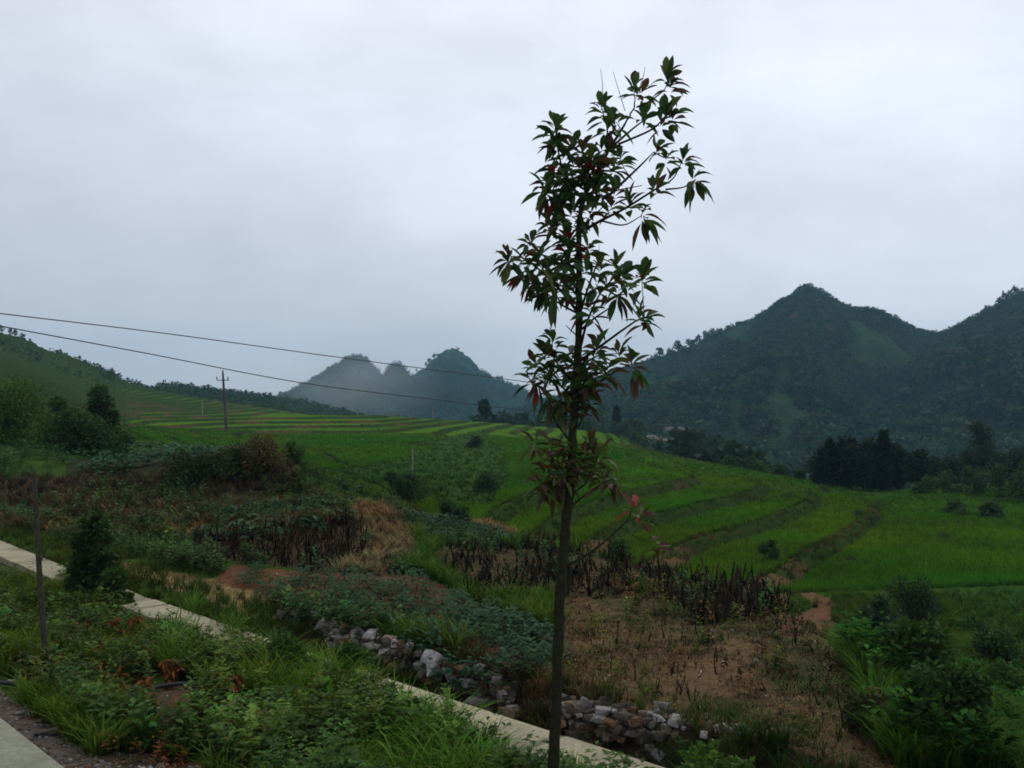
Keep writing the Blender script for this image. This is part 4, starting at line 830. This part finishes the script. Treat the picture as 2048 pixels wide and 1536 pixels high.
for (u, v_, kind) in WH + WX:
    jj = int(np.argmin(np.hypot(BU_ - u, (BV_ - v_) * (1 if kind < 0 else np.where(BV_ > v_, .7, 1.6))))); dist = math.hypot(BU_[jj] - u, BV_[jj] - v_); dy = BP[jj][1] - SD + rg.normal() * min(.35, dist * .0035); o = sp(u, v_, dy)
    if dist > 5: TWG.append(tube(curve([BP[jj], (BP[jj] * .45 + o * .55) + np.array([0, 0, -.1 * dist / F * SD]), o], 3) - rp, np.linspace(.0036, .0022, 7), 5))
    od = np.array([(u - 1155) / 170, dy * 1.2, 0])
    red = min(np.hypot(u - a, v_ - b) for a, b in REDS) < 14; low = max(0, min(1, (v_ - 640) / 350))
    n = 10 if kind == 1 else 8; ph = rg.uniform(0, 6.28)
    for k in range(n):
        az = ph + k * 2.4 + rg.normal() * .2
        if kind == 1: el = math.radians(np.interp(k, [0, 4, n - 1], [72, 42, 2])) + rg.normal() * .15; pos = -k * .006
        elif kind == 0: el = math.radians(np.interp(k, [0, n - 1], [50, -25])) + rg.normal() * .22; pos = -k * .008
        else: el = math.radians(rg.uniform(-75, -15)); pos = -k * .005
        d = np.array([math.cos(az) * math.cos(el), math.sin(az) * math.cos(el), math.sin(el)]) + od * (.5 if kind > -1 else .9) * rg.uniform(.2, 1); d /= np.linalg.norm(d)
        nr = np.array([0, 0, 1.]) + rg.normal(size=3) * .35 - d * .3; L_ = rg.uniform(.108, .17) * (1.0 if k < 7 else .85); w = L_ * rg.uniform(.27, .38)
        v, t = leaf_mesh(o + np.array([0, 0, pos]) + d * .012, d, nr, L_, w, rg.uniform(.05, .6))
        q = rg.random(); c = np.array([.022, .052, .015]) * rg.uniform(.5, 1.7)
        if red and q < .22 or q < .006: c = np.array([.22, .015, .018]) * rg.uniform(.4, 1.0)
        elif q < .18 + .3 * low: c = np.array([.055, .030, .018]) * rg.uniform(.6, 1.3)
        elif q > .85 - .25 * low: c = np.array([.05, .075, .016])
        VV.append(v); TT.append(t + o_); o_ += len(v); CC.append(np.tile(c, (len(v), 1)))
for V, T in TWG: build('twig', V, T, (.018, .02, .011), M_bark, root)
build('crown', np.concatenate(VV) - rp, np.concatenate(TT), np.concatenate(CC), M_tree, root, smooth=False)

# bare young trunk at the left
P = [(97, 1402), (92, 1330), (85, 1230), (78, 1130), (73, 1040), (69, 955)]; dd = 9.8
q = [at(u, v_, dd) for u, v_ in P]; bz = float(gz(q[0][0], dd)[0]); b0 = np.array([q[0][0], dd, bz]); q = [np.array([q[0][0], dd, bz - .1])] + q
o = empty('bare_sapling', tuple(b0), 'thin leafless young trunk standing on the verge at far left', 'tree'); c = curve(q, 4); V, T = tube(c - b0, np.linspace(.038, .022, len(c)), 8); build('trunk', V, T, (.04, .04, .03), M_bark, o, smooth=True)
for a, b in (((74, 1060), (50, 1010)), ((78, 1130), (100, 1085)), ((70, 970), (62, 930))):
    V, T = tube(np.array([at(*a, dd), at(*b, dd - .1)]) - b0, [.010, .004], 5); build('branch', V, T, (.04, .04, .03), M_bark, o)
# black hose lying on the verge
hp = []
for u, v_ in [(-60, 1371), (0, 1376), (60, 1380), (140, 1382), (220, 1386), (290, 1387), (350, 1378), (420, 1378)]:
    d = solve(u, v_, 10.); x = (u - 1024) / F * d; hp.append((x, d, float(gz(x, d)[0]) + .05))
V, T = tube(curve(hp, 6), .022, 8); o = build('hose', V, T, (.02, .02, .022), M_metal, smooth=True); tag(o, 'black plastic hose lying across the roadside weeds at lower left', 'hose')

# ---------------------------------------------------------------- poles, cables, houses
def pole(label, u, v0, v1, d, lean=0):
    h = (v1 - v0) / F * d; p = at(u, v1, d); p[2] = float(land(np.array([float(u)]), np.array([float(d)]))[0]); h = CAMZ - (v0 - HOR) / F * d - p[2]
    o = empty('utility_pole', tuple(p), label, 'utility pole'); V, T = tube([(0, 0, -.3), (lean * .5, 0, h / 2), (lean, 0, h)], [.19, .16, .12], 10); build('post', V, T, (.06, .055, .05), M_conc, o)
    V, T = box((lean * .9, -.15, h - .95), (1.5, .10, .10)); build('crossarm', V, T, (.10, .10, .10), M_conc, o)
    for dx in (-.68, .68, 0):
        zz = h - .80 if dx else h + .02
        V, T = tube([(lean + dx, -.15 * (dx != 0), zz - .08), (lean + dx, -.15 * (dx != 0), zz + .1), (lean + dx, -.15 * (dx != 0), zz + .3)], [.05, .10, .05], 8); build('insulator', V, T, (.15, .13, .12), M_conc, o)
    return o
pole('dark power pole with a short crossarm standing in the left terraces', 453, 745, 885, 122, -.45)
for lb, u, v0, v1, d, r in [('short pale concrete post beside the dark bush in the middle', 825, 893, 965, 41, .035), ('tiny pale post on the terrace crest below the tallest middle peak', 866, 815, 836, 195, .12), ('small pale post on the crest below the left misty peak', 715, 815, 836, 195, .12), ('slim pale post in the terraces left of the power pole', 405, 800, 835, 190, .15)]:
    p = at(u, v1, d); p[2] = float(land(np.array([float(u)]), np.array([float(d)]))[0]); h = max(1.0, CAMZ - (v0 - HOR) / F * d - p[2]); V, T = tube([(0, 0, -.2), (0, 0, h * .5), (0, 0, h)], [r, r * .95, r * .9], 8)
    tag(build('concrete_post', V, T, (.17, .155, .125), M_conc, loc=tuple(p)), lb, 'post')
def cable(label, pts, r0):
    P = curve([at(*p) for p in pts], 10); rr = np.full(len(P), r0); V, T = tube(P, rr, 6); tag(build('overhead_cable', V, T, (.022, .022, .024), M_metal), label, 'cable')
cable('upper overhead cable sagging across the sky from the left edge', [(-500, 570, 26), (-200, 603, 29), (0, 627, 32), (340, 668, 37), (680, 715, 43), (1040, 762, 52), (1250, 788, 60), (1560, 821, 74), (1950, 862, 100), (2120, 878, 118)], .018)
cable('lower overhead cable running down from the left edge behind the sapling', [(-500, 560, 24), (-200, 615, 27), (0, 652, 30), (300, 708, 35), (600, 765, 41), (860, 798, 48), (1110, 828, 56), (1330, 857, 65), (1640, 888, 82), (2000, 925, 110)], .018)
cable('lowest thin cable crossing the green paddies at right', [(1020, 931, 30), (1250, 955, 33), (1500, 974, 37), (1750, 989, 42), (1840, 993, 44), (2050, 998, 50), (2300, 1001, 56)], .008)
def onslope(u, v_, d0=236.):
    D = np.arange(d0, 900, .5); z = land(np.full(len(D), float(u)), D); vv = HOR + F * (CAMZ - z) / D; k = np.argmax(vv < v_); return float(D[k]), float(z[k])
def house(label, u, v_, w, hgt, wall, roof, rz=0):
    d, zg = onslope(u, v_); w = w / F * d; hgt = hgt / F * d
    o = empty('farmhouse', ((u - 1024) / F * d, d - 2, zg - .5), label, 'house', None); o.rotation_euler = (0, 0, rz); dp = w * .5
    V, T = box((0, 0, hgt / 2 - 1.5), (w, dp, hgt + 3)); build('wall', V, T, wall, M_house, o)
    e_ = .35; V = np.array([[-w / 2 - e_, -dp / 2 - e_, hgt], [w / 2 + e_, -dp / 2 - e_, hgt], [w / 2 + e_, dp / 2 + e_, hgt], [-w / 2 - e_, dp / 2 + e_, hgt], [-w / 2, 0, hgt + dp * .32], [w / 2, 0, hgt + dp * .32]])
    T = np.array([(0, 1, 5), (0, 5, 4), (2, 3, 4), (2, 4, 5), (0, 4, 3), (1, 2, 5), (0, 3, 2), (0, 2, 1)]); build('roof', V, T, roof, M_house, o)
    for dx in (-.28, 0, .28):
        V, T = box((w * dx, -dp / 2 - .03, hgt * .45), (w * .12, .12, hgt * .5)); build('door' if dx == 0 else 'window', V, T, (.03, .03, .03), M_house, o)
    return o
house('grey-roofed farmhouse in the valley right of the cone-shaped cypress', 1346, 864, 38, 7, (.10, .09, .08), (.07, .07, .08), .2)
house('small farmhouse with a faded red roof, uppermost in the hamlet', 1334, 846, 16, 5, (.2, .16, .13), (.13, .06, .05), -.2)
house('small whitewashed shed among dark trees in the valley', 1472, 893, 9, 4, (.3, .3, .3), (.12, .12, .13), 0)
house('low grey-roofed farmhouse at the foot of the mountain near the grove', 1566, 908, 26, 4, (.08, .07, .06), (.07, .07, .08), .1)
d0, zg = onslope(1330, 888); d0 -= 4
PV = np.array([at(u, v_, d0 + (884 - v_) * .8) for u, v_ in [(1276, 873), (1312, 879), (1352, 884), (1356, 876), (1338, 870), (1300, 870)]])
T = [(0, 1, 5), (1, 4, 5), (1, 2, 4), (2, 3, 4)] + [t for i in range(6) for t in ((i, 6 + i, (i + 1) % 6), ((i + 1) % 6, 6 + i, 6 + (i + 1) % 6))]
o = build('path', np.concatenate([PV, PV - np.array([0, 0, 2.])]), T, (.13, .105, .075), M_soil); tag(o, kind='structure')

# ---------------------------------------------------------------- air
V, T = box((300, 1200, 60), (3600, 2800, 190)); o = build('haze', V, T, (1, 1, 1), M_soil); o.location.y = 0; tag(o, 'thin bluish haze filling the valley air', 'haze', kind='stuff')
hm = bpy.data.materials.new('haze'); hm.use_nodes = True; t = hm.node_tree; t.nodes.clear(); a = t.nodes.new('ShaderNodeOutputMaterial'); b = t.nodes.new('ShaderNodeVolumePrincipled')
b.inputs['Color'].default_value = (.36, .72, 1, 1); b.inputs['Density'].default_value = .00023; b.inputs['Anisotropy'].default_value = .2; t.links.new(b.outputs[0], a.inputs['Volume'])
o.data.materials.clear(); o.data.materials.append(hm)

# a soft drift of mist between the terraces and the middle peaks
import bmesh
bm = bmesh.new(); bmesh.ops.create_icosphere(bm, subdivisions=3, radius=1); V = np.array([v.co[:] for v in bm.verts]); T = np.array([[v.index for v in f.verts] for f in bm.faces]); bm.free()
mc = at(705, 768, 520); o = build('mist', V, T, (1, 1, 1), M_soil, loc=tuple(mc)); o.scale = (55, 60, 30); tag(o, 'pale drift of mist in front of the left misty peak', 'mist', kind='stuff')
mm = bpy.data.materials.new('mist'); mm.use_nodes = True; t = mm.node_tree; t.nodes.clear(); N = t.nodes.new; L = t.links.new
a = N('ShaderNodeOutputMaterial'); b = N('ShaderNodeVolumePrincipled'); tcn = N('ShaderNodeTexCoord'); ln = N('ShaderNodeVectorMath'); ln.operation = 'LENGTH'; L(tcn.outputs['Object'], ln.inputs[0])
m1 = N('ShaderNodeMapRange'); m1.interpolation_type = 'SMOOTHSTEP'; L(ln.outputs['Value'], m1.inputs[0]); m1.inputs[1].default_value = .1; m1.inputs[2].default_value = 1.0; m1.inputs[3].default_value = .009; m1.inputs[4].default_value = 0
b.inputs['Color'].default_value = (.85, .93, 1, 1); nz_ = N('ShaderNodeTexNoise'); nz_.inputs['Scale'].default_value = 1.6; nz_.inputs['Detail'].default_value = 4; L(tcn.outputs['Object'], nz_.inputs['Vector']); m2 = N('ShaderNodeMapRange'); L(nz_.outputs[0], m2.inputs[0]); m2.inputs[1].default_value = .32; m2.inputs[2].default_value = .68; mm_ = N('ShaderNodeMath'); mm_.operation = 'MULTIPLY'; L(m1.outputs[0], mm_.inputs[0]); L(m2.outputs[0], mm_.inputs[1]); L(mm_.outputs[0], b.inputs['Density']); L(b.outputs[0], a.inputs['Volume']); o.data.materials.clear(); o.data.materials.append(mm)

ORD = 'leftmost second third fourth fifth sixth seventh eighth ninth tenth eleventh twelfth thirteenth fourteenth fifteenth sixteenth seventeenth eighteenth nineteenth twentieth twenty-first twenty-second twenty-third twenty-fourth twenty-fifth twenty-sixth twenty-seventh twenty-eighth twenty-ninth thirtieth thirty-first thirty-second thirty-third thirty-fourth thirty-fifth thirty-sixth thirty-seventh thirty-eighth'.split()
G = {}
for o in COL.objects:
    if o.parent is None and 'group' in o and 'label' in o and o['label'] and 'stone wall' not in o['category']: G.setdefault(o['label'], []).append(o)
for lb, lst in G.items():
    if 1 < len(lst) <= len(ORD) and len(lb.split()) < 13:
        lst.sort(key=lambda o: o.location.x / o.location.y)
        for k, o in enumerate(lst): o['label'] = (lb + ', ' + ORD[k] + (' from the left' if k else ' of them'))[:200]
